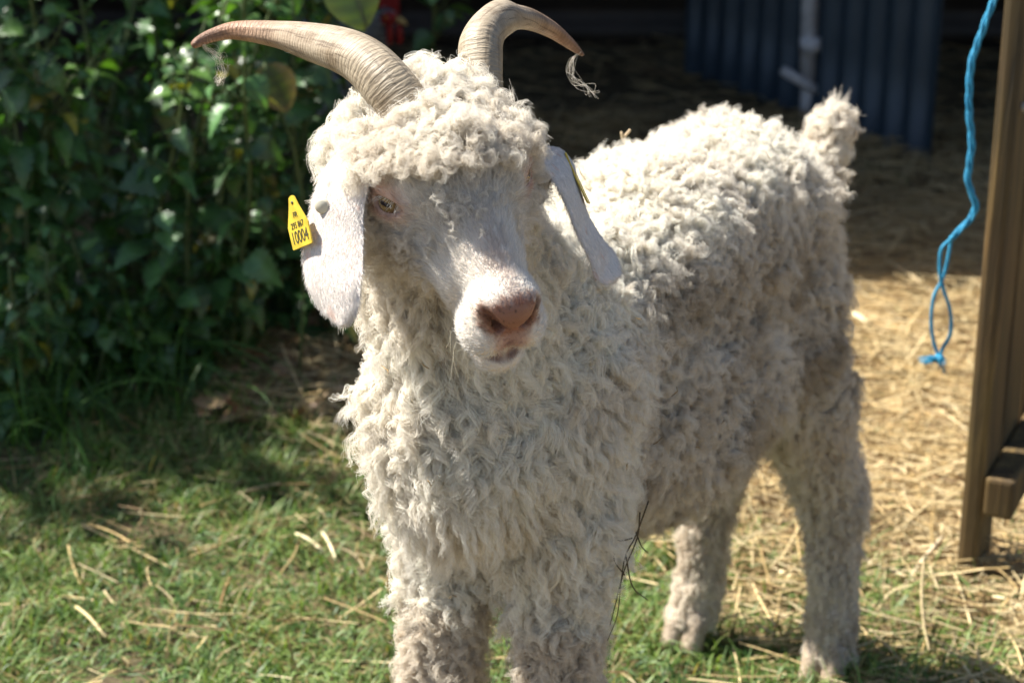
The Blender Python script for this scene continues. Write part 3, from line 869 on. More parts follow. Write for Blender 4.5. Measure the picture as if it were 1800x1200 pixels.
# refine the head : subdivide and re-project on the field
bm = bmesh.new()
vs = [bm.verts.new(p) for p in GV]
for f in GF:
    try: bm.faces.new([vs[i] for i in f])
    except ValueError: pass
def hsel(co, lim):
    l_ = HLoc(np.array(co)); return -.02 < l_[0] < .2 and abs(l_[1]) < .075 and -.075 < l_[2] < .07 and l_[0] > lim
for lim in (.0, .035):
    es = [e for e in bm.edges if hsel(e.verts[0].co, lim) and hsel(e.verts[1].co, lim)]
    bmesh.ops.subdivide_edges(bm, edges=es, cuts=1, use_grid_fill=True)
bmesh.ops.triangulate(bm, faces=[f for f in bm.faces if len(f.verts) > 4])
bm.verts.ensure_lookup_table()
GV = np.array([v.co[:] for v in bm.verts]); quads = np.array([[v.index for v in f.verts] for f in bm.faces if len(f.verts) == 4]); tris = np.array([[v.index for v in f.verts] for f in bm.faces if len(f.verts) == 3])
bm.free()
for it in range(3):
    g, m = grad(GV); d = sdf(GV); GV = GV - g * np.clip(d / np.maximum(m, .3), -.004, .004)[:, None]
GN, _ = grad(GV)
TR = np.concatenate([quads[:, [0, 1, 2]], quads[:, [0, 2, 3]]] + ([tris] if len(tris) else []))

# the animal's own colouring, plus shade painted in nostrils and mouth line
def smooth(a, b, x):
    t = np.clip((x - a) / (b - a), 0, 1); return t * t * (3 - 2 * t)
def seg_d(P, a, b):
    ba = b - a; h = np.clip((P - a) @ ba / (ba @ ba), 0, 1); return np.linalg.norm(P - a - h[:, None] * ba, axis=1)
def mouth_d(P):
    return np.min([seg_d(P, HW(.172, 0, -.0445), HW(.157, .0185 * q, -.0435)) for q in (-1, 1)] + [seg_d(P, HW(.157, .0185 * q, -.0435), HW(.112, .034 * q, -.036)) for q in (-1, 1)], axis=0)
def skin_col(P):
    L = HLoc(P); a, b, c = L.T
    col = np.tile(np.array([.70, .62, .53]), (len(P), 1))
    d = np.sqrt(((a - .170) / .024) ** 2 + (b / .0245) ** 2 + ((c - .000) / .0175) ** 2)
    nose = 1 - smooth(.75, 1.25, d + .12 * vnoise(P, 120, 3))
    col = col * (1 - nose[:, None]) + np.array([.27, .125, .082]) * nose[:, None]
    d2 = np.sqrt(((a - .175) / .016) ** 2 + (b / .014) ** 2 + ((c + .022) / .014) ** 2)
    lip = (1 - smooth(.5, 1.3, d2)) * .75
    col = col * (1 - lip[:, None]) + np.array([.40, .20, .15]) * lip[:, None]
    mo = np.maximum((1 - smooth(.0025, .0065, mouth_d(P))) * .9, (1 - smooth(.0012, .0032, seg_d(P, HW(.176, 0, -.012), HW(.172, 0, -.037)))) * .85)
    col = col * (1 - mo[:, None]) + np.array([.17, .07, .05]) * mo[:, None]  # groove shade painted along the mouth, plus the dark-red philtrum line
    for q in (-1, 1):
        e, ME = EYE[q]; Q = (P - e) @ ME.T
        ey = (1 - smooth(.4, 1.15, np.sqrt((Q[:, 0] / .026) ** 2 + (Q[:, 1] / .020) ** 2 + (Q[:, 2] / .03) ** 2)))[:, None] * .8
        col = col * (1 - ey) + np.array([.42, .19, .13]) * ey
        for sx in (-1, 1):
            n0 = HW(.1745, .0060 * sx, -.012); n1 = HW(.163, .0225 * sx, .0055) - n0; hq = np.clip((P - n0) @ n1 / (n1 @ n1), 0, 1)
            w_ = (1 - smooth(.0032, .0072, np.linalg.norm(P - n0 - hq[:, None] * n1, axis=1)))[:, None] * .8
            col = col * (1 - w_) + np.array([.14, .06, .04]) * w_  # nostril recess: shade painted into the skin colour
    sp_ = (vnoise(P, 420, 8) > 1.05) & (nose > .4)
    col = np.where(sp_[:, None], col * .45, col)
    return col
m, n, l, b = new_mat("goat_skin")
at = nd(n, "ShaderNodeAttribute", attribute_name="col"); l.new(at.outputs[0], b.inputs["Base Color"])
b.inputs["Roughness"].default_value = .42; b.inputs["Specular IOR Level"].default_value = .4
b.inputs["Subsurface Weight"].default_value = .12; b.inputs["Subsurface Radius"].default_value = (.008, .004, .002)
n2 = nd(n, "ShaderNodeTexNoise", Scale=900.0, Detail=3.0); tc = n.new("ShaderNodeTexCoord"); l.new(tc.outputs["Object"], n2.inputs[0])
bp = nd(n, "ShaderNodeBump", Strength=.45, Distance=.0012); l.new(n2.outputs[0], bp.inputs["Height"]); l.new(bp.outputs[0], b.inputs["Normal"])
M_SKIN = m

goat = empty("goat", (.13, 1.86, 0)); tag(goat, "white curly-haired horned goat with yellow ear tags standing on the grass", "goat")
body = mesh_np("body", GV, [quads] + ([tris] if len(tris) else []), M_SKIN, goat, True, skin_col(GV))

# eyes
m, n, l, b = new_mat("amber_eye")
tc = n.new("ShaderNodeTexCoord"); sep = n.new("ShaderNodeSeparateXYZ"); l.new(tc.outputs["Object"], sep.inputs[0])
def mth(op, a, bv=None):
    x = n.new("ShaderNodeMath"); x.operation = op
    for i, q in enumerate((a, bv)):
        if q is None: continue
        if isinstance(q, (int, float)): x.inputs[i].default_value = q
        else: l.new(q, x.inputs[i])
    return x.outputs[0]
rad = mth('SQRT', mth('ADD', mth('POWER', sep.outputs[0], 2), mth('POWER', sep.outputs[1], 2)))
rr = ramp(n, [(0, (.22, .14, .05)), (.45, (.19, .12, .045)), (.60, (.10, .05, .02)), (.68, (.5, .42, .36)), (1, (.6, .5, .45))])
l.new(mth('MULTIPLY', rad, 1 / .013), rr.inputs[0])
px_ = mth('MULTIPLY', mth('ABSOLUTE', sep.outputs[0]), 1 / .0052); py_ = mth('MULTIPLY', mth('ABSOLUTE', sep.outputs[1]), 1 / .0016)
pup = mth('LESS_THAN', mth('ADD', mth('POWER', px_, 4), mth('POWER', py_, 4)), 1.0)
mx = n.new("ShaderNodeMixRGB"); l.new(pup, mx.inputs[0]); l.new(rr.outputs[0], mx.inputs[1]); mx.inputs[2].default_value = (.012, .012, .02, 1)
l.new(mx.outputs[0], b.inputs["Base Color"]); b.inputs["Roughness"].default_value = .06; b.inputs["Coat Weight"].default_value = .6
M_EYE = m
for q in (1, -1):
    e, ME = EYE[q]; bm = bmesh.new(); bmesh.ops.create_uvsphere(bm, u_segments=32, v_segments=20, radius=.0145)
    me = bpy.data.meshes.new("eye"); bm.to_mesh(me); bm.free()
    o = bpy.data.objects.new("eye", me); COL.objects.link(o); me.materials.append(M_EYE)
    me.polygons.foreach_set("use_smooth", np.ones(len(me.polygons), bool))
    Mx = Matrix(((ME[0][0], ME[1][0], ME[2][0]), (ME[0][1], ME[1][1], ME[2][1]), (ME[0][2], ME[1][2], ME[2][2]))).to_4x4()
    o.parent = goat; o.matrix_parent_inverse = parent_world(goat).inverted()
    o.matrix_basis = Matrix.Translation(Vector(e + ME[2] * .0005)) @ Mx

# hooves
M_HOOF = plain_mat("hoof", (.24, .18, .12), (.40, .32, .24), 60, .5, .3)
for t, lq in ((-.06, .058), (-.06, -.058), (.985, .083), (.985, -.083)):
    mb = MB()
    for q in (-1, 1):
        a_ = BP(t, lq, .035); d3 = np.array([FW[0], FW[1], 0]); s3 = np.array([LF[0], LF[1], 0])
        c0 = a_ + s3 * .012 * q
        mb.tube([c0 + [0, 0, .012], c0 + d3 * .006 + [0, 0, -.008], c0 + d3 * .014 + [0, 0, -.026], c0 + d3 * .018 + [0, 0, -.034]], [.011, .0125, .0135, .012], 14)
    mb.build("hoof", M_HOOF, goat)

# horns
m, n, l, b = new_mat("horn")
at = nd(n, "ShaderNodeAttribute", attribute_name="hp"); mp = n.new("ShaderNodeMapping"); l.new(at.outputs["Vector"], mp.inputs[0])
sep = n.new("ShaderNodeSeparateXYZ"); l.new(at.outputs["Vector"], sep.inputs[0])
tc = n.new("ShaderNodeTexCoord")
wv = n.new("ShaderNodeTexWave"); wv.bands_direction = 'X'; wv.inputs["Scale"].default_value = 85; wv.inputs["Distortion"].default_value = 5.5; wv.inputs["Detail"].default_value = 4; wv.inputs["Detail Scale"].default_value = 1.6
mp.inputs["Scale"].default_value = (1, .012, 1); l.new(mp.outputs[0], wv.inputs[0])
fib = nd(n, "ShaderNodeTexNoise", Scale=1.0, Detail=6.0, Roughness=.65); mp2 = n.new("ShaderNodeMapping"); mp2.inputs["Scale"].default_value = (22, 5.0, 1); l.new(at.outputs["Vector"], mp2.inputs[0]); l.new(mp2.outputs[0], fib.inputs[0])
pat = nd(n, "ShaderNodeTexNoise", Scale=42.0, Detail=4.0, Roughness=.6); l.new(tc.outputs["Object"], pat.inputs[0])
r_t = ramp(n, [(0, (.25, .205, .145)), (.35, (.34, .285, .215)), (.62, (.32, .25, .185)), (.85, (.29, .165, .10)), (1, (.20, .11, .07))]); l.new(sep.outputs[2], r_t.inputs[0])
r_w = ramp(n, [(0, (.66, .62, .58)), (.5, (1, 1, 1)), (1, (1.12, 1.1, 1.05))]); l.new(wv.outputs[0], r_w.inputs[0])
r_p = ramp(n, [(.33, (.58, .51, .43)), (.5, (.95, .93, .9)), (.68, (1.2, 1.2, 1.18))]); l.new(pat.outputs[0], r_p.inputs[0])
r_f = ramp(n, [(.34, (.32, .26, .20)), (.45, (1, 1, 1)), (.8, (1.08, 1.08, 1.06))]); l.new(fib.outputs[0], r_f.inputs[0])
cur = r_t.outputs[0]
for r_, fac in ((r_w, .32), (r_p, .8), (r_f, .8)):
    x = n.new("ShaderNodeMixRGB"); x.blend_type = 'MULTIPLY'; x.inputs[0].default_value = fac; l.new(cur, x.inputs[1]); l.new(r_.outputs[0], x.inputs[2]); cur = x.outputs[0]
l.new(cur, b.inputs["Base Color"]); b.inputs["Roughness"].default_value = .5; b.inputs["Specular IOR Level"].default_value = .4
ad = n.new("ShaderNodeMath"); ad.operation = 'ADD'; l.new(wv.outputs[0], ad.inputs[0]); l.new(fib.outputs[0], ad.inputs[1])
bp = nd(n, "ShaderNodeBump", Strength=.5, Distance=.0010); l.new(ad.outputs[0], bp.inputs["Height"]); l.new(bp.outputs[0], b.inputs["Normal"])
M_HORN = m
def horn(pts, seed, depth=1.25, k_=1.0):
    P = np.array([U(p[0], p[1], p[3]) for p in pts]); rp = np.array([k_ * p[2] / FPX * np.linalg.norm(U(p[0], p[1], p[3]) - CAMV) for p in pts])
    n_ = 26; C = cat_rom(P, n_); r = cat_rom(np.stack([rp, rp, rp], 1), n_)[:, 0]
    s = np.concatenate([[0], np.cumsum(np.linalg.norm(np.diff(C, axis=0), axis=1))]); T = unit(np.gradient(C, axis=0))
    view = unit(C - CAMV); E1 = unit(np.cross(T, view)); E2 = np.cross(T, E1); m_ = 56; th = np.arange(m_) / m_ * 2 * np.pi
    rs = np.random.RandomState(seed); t = s / s[-1]
    ct, st_ = np.cos(th), np.sin(th)
    X = np.sign(ct) * np.abs(ct) ** .9; Yq = np.sign(st_) * np.abs(st_) ** .85
    ridge = np.zeros_like(s)
    pos = 0
    rings = []
    while pos < s[-1] * .7:
        rings.append(pos); pos += rs.uniform(.002, .006)
    for q in rings: ridge += .005 * rs.uniform(.3, 1.2) * np.exp(-((s - q) / .0012) ** 2)
    V = []; HP = []
    for i in range(len(C)):
        rad_ = r[i] * (1 + ridge[i] * (1 - t[i] * .8))
        nz = 1 + .02 * np.sin(3 * th + 14 * t[i]) + .012 * np.sin(7 * th + 5 * t[i] + seed)
        crack = .035 * np.exp(-((th - 2.2 - .5 * np.sin(t[i] * 4)) / .07) ** 2) * smooth(.15, .4, t[i])
        crack = crack + .03 * np.exp(-((th - 3.4 - .3 * np.sin(t[i] * 5 + 1)) / .05) ** 2) * smooth(.3, .5, t[i])
        V.append(C[i] + (E1[i] * X[:, None] + E2[i] * (Yq * depth)[:, None]) * (rad_ * (nz - crack))[:, None])
        HP.append(np.stack([np.full(m_, s[i]), th, np.full(m_, t[i])], 1))
    k = len(C)
    V.append(C[-1:] + T[-1:] * r[-1] * .6); HP.append(np.array([[s[-1], 0, 1.]]))
    V = np.concatenate(V); HP = np.concatenate(HP)
    a_ = (np.arange(k - 1)[:, None] * m_ + np.arange(m_)[None]).ravel(); b_ = (np.arange(k - 1)[:, None] * m_ + (np.arange(m_)[None] + 1) % m_).ravel()
    F = np.stack([a_, b_, b_ + m_, a_ + m_], 1)
    tr = np.stack([(k - 1) * m_ + np.arange(m_), (k - 1) * m_ + (np.arange(m_) + 1) % m_, np.full(m_, k * m_)], 1)
    return mesh_np("horn", V, [F, tr], M_HORN, goat, True, None, HP)
horn([(722, 205, 47, 1.475), (684, 152, 46, 1.485), (645, 113, 43, 1.505), (602, 90, 38, 1.53), (545, 73, 31, 1.56), (495, 62, 23.5, 1.585), (417, 54, 15.5, 1.60), (375, 62, 11.5, 1.60), (352, 72, 9.5, 1.595), (341, 79, 6.5, 1.59)], 3, 1.25, 1.03)
horn([(848, 185, 40, 1.52), (845, 140, 39.5, 1.53), (845, 103, 39, 1.54), (846, 76, 38, 1.55), (857, 52, 34, 1.57), (876, 35, 32, 1.595), (900, 31, 23, 1.615), (930, 34, 19, 1.635), (967, 51, 14.5, 1.655), (998, 74, 10, 1.665), (1014, 88, 6.5, 1.67), (1025, 97, 3.0, 1.672)], 8)

# ears
def ear(st, thick, seed, cup=.10):
    """st: list of (px,py,Y,halfwidth m, width dir xyz)"""
    C = cat_rom([U(*s[:3]) for s in st], 8); W = cat_rom([[s[3], 0, 0] for s in st], 8)[:, 0]; D = unit(cat_rom([s[4] for s in st], 8))
    T = unit(np.gradient(C, axis=0)); D = unit(D - T * np.sum(D * T, 1)[:, None]); Nn = np.cross(T, D)
    flip = np.sum(Nn * (CAMV - C), 1) < 0
    if flip.mean() > .5: Nn = -Nn
    q = np.linspace(-1, 1, 17); k = len(C); V = []; info = []
    for sgn in (1, -1):
        for i in range(k):
            hh = thick * np.sqrt(np.clip(1 - q ** 2, 0, 1)) ** .7 * .5
            bend = cup * W[i] * (q ** 2)
            V.append(C[i] + D[i] * (q * W[i])[:, None] + Nn[i] * (sgn * hh - bend)[:, None])
    V = np.concatenate(V); a_ = (np.arange(k - 1)[:, None] * 17 + np.arange(16)[None]).ravel()
    F1 = np.stack([a_, a_ + 1, a_ + 18, a_ + 17], 1); F2 = F1[:, ::-1] + k * 17
    e1 = np.arange(k - 1) * 17
    F3 = np.stack([e1, e1 + 17, e1 + 17 + k * 17, e1 + k * 17], 1); F4 = np.stack([e1 + 16, e1 + 16 + k * 17, e1 + 33 + k * 17, e1 + 33], 1)
    c0 = np.arange(16); F5 = np.stack([c0, c0 + k * 17, c0 + 1 + k * 17, c0 + 1], 1); c1 = c0 + (k - 1) * 17; F6 = np.stack([c1, c1 + 1, c1 + 1 + k * 17, c1 + k * 17], 1)
    F = np.concatenate([F1, F2, F3, F4, F5, F6])
    pk = vnoise(V, 60, seed); base = np.array([.74, .66, .60]); pink = np.array([.62, .36, .30])
    tt = np.tile(np.repeat(np.linspace(0, 1, k), 17), 2); qq = np.tile(q, 2 * k)
    wgt = np.clip((1 - smooth(0, .22, tt)) * smooth(-.6, .6, qq) * .8 + .18 * (pk > .6), 0, 1)[:, None]
    col = base * (1 - wgt) + pink * wgt
    bmx = bmesh.new(); vv = [bmx.verts.new(p) for p in V]
    for f in F:
        try: bmx.faces.new([vv[i] for i in f])
        except ValueError: pass
    bmesh.ops.recalc_face_normals(bmx, faces=bmx.faces)
    me = bpy.data.meshes.new("ear"); bmx.to_mesh(me); bmx.free()
    a = me.attributes.new("col", 'FLOAT_COLOR', 'POINT'); cc = np.ones((len(V), 4), np.float32); cc[:, :3] = col; a.data.foreach_set("color", cc.ravel())
    o = link("ear", me, M_SKIN, goat)
    nrm = np.zeros(len(V) * 3, np.float32); me.vertices.foreach_get("normal", nrm) if hasattr(me.vertices[0], 'normal') else None
    fl = np.repeat(T, 17, 0); fl = np.concatenate([fl, fl])
    return o, V, np.concatenate([F[:, [0, 1, 2]], F[:, [0, 2, 3]]]), nrm.reshape(-1, 3), fl, (C, D, Nn, W)
dL = (.72, -.68, -.08)
earL = ear([(640, 262, 1.452, .013, dL), (612, 296, 1.440, .021, dL), (593, 345, 1.430, .0245, dL), (584, 400, 1.423, .0270, dL), (580, 450, 1.414, .0285, dL), (586, 500, 1.404, .0265, dL), (597, 540, 1.397, .0195, dL), (602, 562, 1.394, .0105, dL), (603, 571, 1.393, .003, dL)], .006, 4)
dR = (.20, .96, .10)
earR = ear([(945, 268, 1.535, .016, dR), (970, 276, 1.530, .022, dR), (993, 306, 1.52, .023, dR), (1012, 350, 1.515, .021, dR), (1028, 395, 1.512, .020, dR), (1050, 435, 1.51, .018, (.24, .94, .2)), (1066, 463, 1.51, .021, (.3, .9, .25)), (1080, 478, 1.51, .015, (.3, .9, .25)), (1087, 485, 1.51, .005, (.3, .9, .25))], .0045, 5)

# ear tags
m, n, l, b = new_mat("yellow_tag"); b.inputs["Base Color"].default_value = (.80, .58, .03, 1); b.inputs["Roughness"].default_value = .4
n2 = nd(n, "ShaderNodeTexNoise", Scale=120.0, Detail=4.0); rr = ramp(n, [(.3, (.50, .35, .03)), (.6, (.66, .48, .045))]); tc = n.new("ShaderNodeTexCoord"); l.new(tc.outputs["Object"], n2.inputs[0]); l.new(n2.outputs[0], rr.inputs[0]); l.new(rr.outputs[0], b.inputs["Base Color"])
b.inputs["Subsurface Weight"].default_value = 0.0
M_TAG = m
m, n, l, b = new_mat("tag_ink"); b.inputs["Base Color"].default_value = (.05, .05, .03, 1); b.inputs["Roughness"].default_value = .5; M_INK = m
def tag_plate(origin, X, Y_, parent, outline, text, th=.0012):
    """outline in local mm"""
    X = unit(X); Y_ = unit(Y_ - X * np.dot(X, Y_)); Z = np.cross(X, Y_)
    Mw = Matrix(((X[0], Y_[0], Z[0], origin[0]), (X[1], Y_[1], Z[1], origin[1]), (X[2], Y_[2], Z[2], origin[2]), (0, 0, 0, 1)))
    bm = bmesh.new(); vs = [bm.verts.new((x / 1000, y / 1000, 0)) for x, y in outline]; f = bm.faces.new(vs)
    ex = bmesh.ops.extrude_face_region(bm, geom=[f]); bmesh.ops.translate(bm, vec=(0, 0, -th), verts=[v for v in ex["geom"] if isinstance(v, bmesh.types.BMVert)])
    bmesh.ops.recalc_face_normals(bm, faces=bm.faces)
    bmesh.ops.bevel(bm, geom=list(bm.edges), offset=.0003, segments=2, affect='EDGES')
    me = bpy.data.meshes.new("ear_tag"); bm.to_mesh(me); bm.free(); me.transform(Mw)
    o = link("ear_tag", me, M_TAG, parent, False)
    return o, Mw
def text_mesh(s, size, x, y, Mw, parent, name="number", sx=1.0):
    cu = bpy.data.curves.new(name, 'FONT'); cu.body = s; cu.size = size; cu.align_x = 'CENTER'; cu.align_y = 'CENTER'; cu.extrude = .0001; cu.offset = .0
    tmp = bpy.data.objects.new("tmp_text", cu); COL.objects.link(tmp)
    dg = bpy.context.evaluated_depsgraph_get(); me = bpy.data.meshes.new_from_object(tmp.evaluated_get(dg)); bpy.data.objects.remove(tmp)
    me.transform(Mw @ Matrix.Translation((x, y, .0002)) @ Matrix.Diagonal((sx, 1, 1, 1)))
    me.name = name; me.materials.clear(); return link(name, me, M_INK, parent, False)
TY_ = 1.431
c = U(532, 400, TY_)
c_bl, c_br, c_t = U(515, 441, TY_ + .0), U(549, 427, TY_ - .014), U(540, 343, TY_ - .005)
Xd = unit(c_br - c_bl); mid = (c_bl + c_br) / 2; Yd = c_t - mid
wT = np.linalg.norm(c_br - c_bl) * 1000; hT = np.linalg.norm(Yd) * 1000
shift = np.dot(Yd, Xd) * 0
ol = [(-wT / 2, .5), (-wT / 2 + .8, 0), (wT / 2 - .8, 0), (wT / 2, .8), (wT / 2 + .6, hT * .42), (wT * .25, hT * .78), (wT * .14, hT * .97), (0, hT * 1.0), (-wT * .14, hT * .97), (-wT * .25, hT * .78), (-wT / 2 - .1, hT * .44)]
tagL, Mw = tag_plate(mid, Xd, Yd, earL[0], ol, None)
text_mesh("10004", .0125, 0, hT * .2 / 1000, Mw, tagL, "number", .62)
text_mesh("295 867", .0062, 0, hT * .43 / 1000, Mw, tagL, "number", .72)
text_mesh("FR", .0058, .0002, hT * .62 / 1000, Mw, tagL, "number", .8)
pz = np.array(Mw.to_3x3() @ Vector((0, 0, 1))); pc = np.array(Mw @ Vector((0, hT * .86 / 1000, 0)))
MB().tube([pc + pz * .0001, pc + pz * .0004], .0011, 12).build('hole', M_INK, tagL)
bt = MB(); q_ = U(567, 362, 1.430); bt.tube([q_ + unit([.3, 1, 0]) * .004, q_ - unit([.3, 1, 0]) * .0015, q_ - unit([.3, 1, 0]) * .0025], [.0054, .0054, .0044], 24)
bt.build("button", plain_mat("translucent_button", (.46, .43, .34), (.58, .54, .44), 50, .35, .05), earL[0])
# tag of the other ear, seen on edge
r_t_, r_b_ = U(994, 268, 1.535), U(1036, 357, 1.530)
Yr = r_t_ - r_b_; hR = np.linalg.norm(Yr) * 1000; Xr = unit(np.array([.10, .94, -.30]))
olR = [(-14, .5), (-13, 0), (13, 0), (14, .8), (14, hR * .42), (7, hR * .78), (4, hR * .97), (0, hR), (-4, hR * .97), (-7, hR * .78), (-14, hR * .44)]
tagR, MwR = tag_plate(r_b_, Xr, Yr, earR[0], olR, None)
tagR["label"] = "yellow tag seen almost edge-on"

# ------------------------------------------------------------------ HAIR
def hair_mat(name, tip=1.0, rough=.38, trans=.50, spec=.4):
    m, n, l, b = new_mat(name)
    at = nd(n, "ShaderNodeAttribute", attribute_name="col")
    l.new(at.outputs[0], b.inputs["Base Color"]); b.inputs["Roughness"].default_value = rough; b.inputs["Specular IOR Level"].default_value = spec
    tr = n.new("ShaderNodeBsdfTranslucent"); l.new(at.outputs[0], tr.inputs[0])
    ms = n.new("ShaderNodeMixShader"); ms.inputs[0].default_value = trans; l.new(b.outputs[0], ms.inputs[1]); l.new(tr.outputs[0], ms.inputs[2])
    l.new(ms.outputs[0], n["Material Output"].inputs[0])
    return m
M_WOOL = hair_mat("mohair"); M_FUR = hair_mat("short_hair", rough=.45, trans=.25)

def curves_obj(name, P, rad, col, mat, parent):
    """P (N,K,3) rad (N,K) col (N,3)"""
    N, K = P.shape[:2]
    hc = bpy.data.hair_curves.new(name); hc.add_curves([K] * N)
    hc.attributes["position"].data.foreach_set("vector", np.ascontiguousarray(P, np.float32).ravel())
    ra = hc.attributes.get("radius") or hc.attributes.new("radius", 'FLOAT', 'POINT')
    ra.data.foreach_set("value", np.ascontiguousarray(rad, np.float32).ravel())
    ca = hc.attributes.new("col", 'FLOAT_COLOR', 'CURVE'); c = np.ones((N, 4), np.float32); c[:, :3] = col; ca.data.foreach_set("color", c.ravel())
    hc.materials.append(mat)
    o = bpy.data.objects.new(name, hc); COL.objects.link(o)
    if parent is not None:
        o.parent = parent; o.matrix_parent_inverse = parent_world(parent).inverted()
    return o
def sample_tris(V, T, Nn, n, rs):
    a, b, c = V[T[:, 0]], V[T[:, 1]], V[T[:, 2]]; ar = np.linalg.norm(np.cross(b - a, c - a), axis=1)
    i = rs.choice(len(T), n, p=ar / ar.sum()); r1 = np.sqrt(rs.rand(n)); r2 = rs.rand(n)
    w0, w1, w2 = (1 - r1)[:, None], (r1 * (1 - r2))[:, None], (r1 * r2)[:, None]
    return a[i] * w0 + b[i] * w1 + c[i] * w2, unit(Nn[T[i, 0]] * w0 + Nn[T[i, 1]] * w1 + Nn[T[i, 2]] * w2), i
def thin(P, cell):
    """keep about one point per cell (cell may vary per point)"""
    k = np.floor(P / (np.asarray(cell)[:, None] if np.ndim(cell) else cell)).astype(np.int64)
    _, i = np.unique(k, axis=0, return_index=True); return i
def facing(P, N): return np.sum(N * unit(CAMV - P), 1)
DOWN = np.array([0, 0, -1.0])
def locks(P, N, flow, L, curlR, turns, foot, nstr, npts, rs, rad=.00016, lift=1.0, frizz=.0012, clump=.35, seeds=None, pull=.0, lenvar=.32, ecc=.8, grav=0.0):
    n = len(P); t = np.linspace(0, 1, npts)
    L = np.broadcast_to(L, (n,)) * rs.uniform(1 - lenvar, 1 + lenvar, n); curlR = np.broadcast_to(curlR, (n,)) * rs.uniform(.7, 1.35, n); turns = np.broadcast_to(turns, (n,)) * rs.uniform(.75, 1.3, n)
    rnd = rs.normal(0, .36, (n, 3))
    lift = np.broadcast_to(lift, (n,)); grav = np.broadcast_to(grav, (n,))
    C = np.zeros((n, npts, 3)); C[:, 0] = P
    for k in range(1, npts):
        tk = t[k]
        d = unit(N * (lift * (1 - tk) ** 1.1 + .12)[:, None] + (flow + rnd) * (.25 + .9 * tk) + DOWN * (grav * tk)[:, None])
        C[:, k] = C[:, k - 1] + d * (L / (npts - 1))[:, None]
    if seeds is not None and pull > 0:
        kd = KDTree(len(seeds))
        for i, s in enumerate(seeds): kd.insert(s, i)
        kd.balance()
        near = np.array([kd.find(p)[1] for p in P])
        tipm = np.zeros((len(seeds), 3)); cnt = np.zeros(len(seeds)); np.add.at(tipm, near, C[:, -1]); np.add.at(cnt, near, 1)
        tipm /= np.maximum(cnt, 1)[:, None]
        C += (tipm[near] - C[:, -1])[:, None] * (pull * t[None, :, None] ** 1.3)
    md = unit(C[:, -1] - C[:, 0]); e1 = unit(np.cross(md, unit(rs.randn(n, 3)))); e2 = np.cross(md, e1)
    ns = nstr; ph0 = rs.rand(n) * 6.283; sg = rs.choice([-1, 1], n)
    ph = (ph0[:, None] + rs.normal(0, .42, (n, ns)))[:, :, None] + (sg * turns * 6.283)[:, None, None] * (t[None, None] ** 1.15) * rs.uniform(.93, 1.07, (n, ns))[:, :, None]
    ramp_ = smooth(0, .3, t); amp = curlR[:, None, None] * ramp_[None, None] * (1.0 + .35 * t)[None, None] * rs.uniform(.75, 1.2, (n, ns))[:, :, None]
    rr = np.sqrt(rs.rand(n, ns)) * np.broadcast_to(foot, (n,))[:, None]; ra = rs.rand(n, ns) * 6.283
    sc = 1 - (1 - clump) * smooth(0, .8, t)
    ox = (rr * np.cos(ra))[:, :, None] * sc + amp * np.cos(ph); oy = (rr * np.sin(ra))[:, :, None] * sc + amp * ecc * np.sin(ph)
    wild = (rs.rand(n, ns) < .12)[:, :, None]
    fz = frizz * np.where(wild, 3.2, 1.0) * t[None, None] ** .8
    for a_, b_ in ((9, 15), (18, 27)):
        ox = ox + fz * .6 * np.sin(rs.uniform(a_, b_, (n, ns))[:, :, None] * t + rs.rand(n, ns)[:, :, None] * 6.28)
        oy = oy + fz * .6 * np.sin(rs.uniform(a_, b_, (n, ns))[:, :, None] * t + rs.rand(n, ns)[:, :, None] * 6.28)
    ls = rs.uniform(.72, 1.06, (n, ns))[:, :, None, None]
    X = P[:, None, None] + (C - P[:, None])[:, None] * ls + e1[:, None, None] * ox[..., None] + e2[:, None, None] * oy[..., None]
    X = X.reshape(n * ns, npts, 3).astype(np.float32)
    Rr = (rad * rs.uniform(.7, 1.3, (n * ns, 1)) * (1 - .65 * t[None] ** 2)).astype(np.float32)
    return X, Rr
def wool_col(P, ns, rs, dirt_shade=1.0, base=(.92, .875, .79), grime_shade=(.52, .40, .27)):
    base = np.array(base)
    n1 = vnoise(P, 14, 5)[:, None]; n2 = vnoise(P, 55, 6)[:, None]
    tan = np.clip(np.clip(.06 + .14 * n1 + .12 * n2, 0, .6) * np.reshape(dirt_shade, (-1, 1)) + .16 * np.clip(np.reshape(dirt_shade, (-1, 1)) - 1, 0, 2), 0, .85)
    c = base[None] * (1 - tan) + np.array([grime_shade]) * tan
    c = np.repeat(c, ns, 0) * rs.uniform(.86, 1.1, (len(P) * ns, 1))
    return np.clip(c, 0, .93)

rs = np.random.RandomState(77)
SP, SN, _ = sample_tris(GV, TR, GN, 420000, rs)
HL = HLoc(SP); ha, hb, hc_ = HL.T
sd_head = np.min([d_prim(p, SP) for p in PR[NECKEND:] if p[2] == '+'], axis=0)
sd_body = np.min([d_prim(p, SP) for p in PR[:NECKEND] if p[2] == '+'], axis=0)
is_head = (sd_head < sd_body - .002)
nz = vnoise(SP, 45, 2.0)
top_edge = .056 + .008 * nz - (.55 + .45 * (hb > 0)) * np.clip(np.abs(hb) - .030, 0, 1) + .3 * np.clip(hc_ - .03, -.05, .03)
is_top = (sd_head < sd_body + .01) & (ha < top_edge) & (hc_ > -.040 - .006 * nz) & (ha > -.10)
is_face = is_head & ~is_top & (ha > -.01)
low = SP[:, 2]
is_leg = (low < .34) & ~is_head & ~is_top
fc = facing(SP, SN)
vis = (fc > -.35) | (rs.rand(len(SP)) < .22)

def pick(mask, cell):
    idx = np.where(mask & vis)[0]; i = thin(SP[idx] + rs.uniform(0, .5, 3), cell); return idx[i]

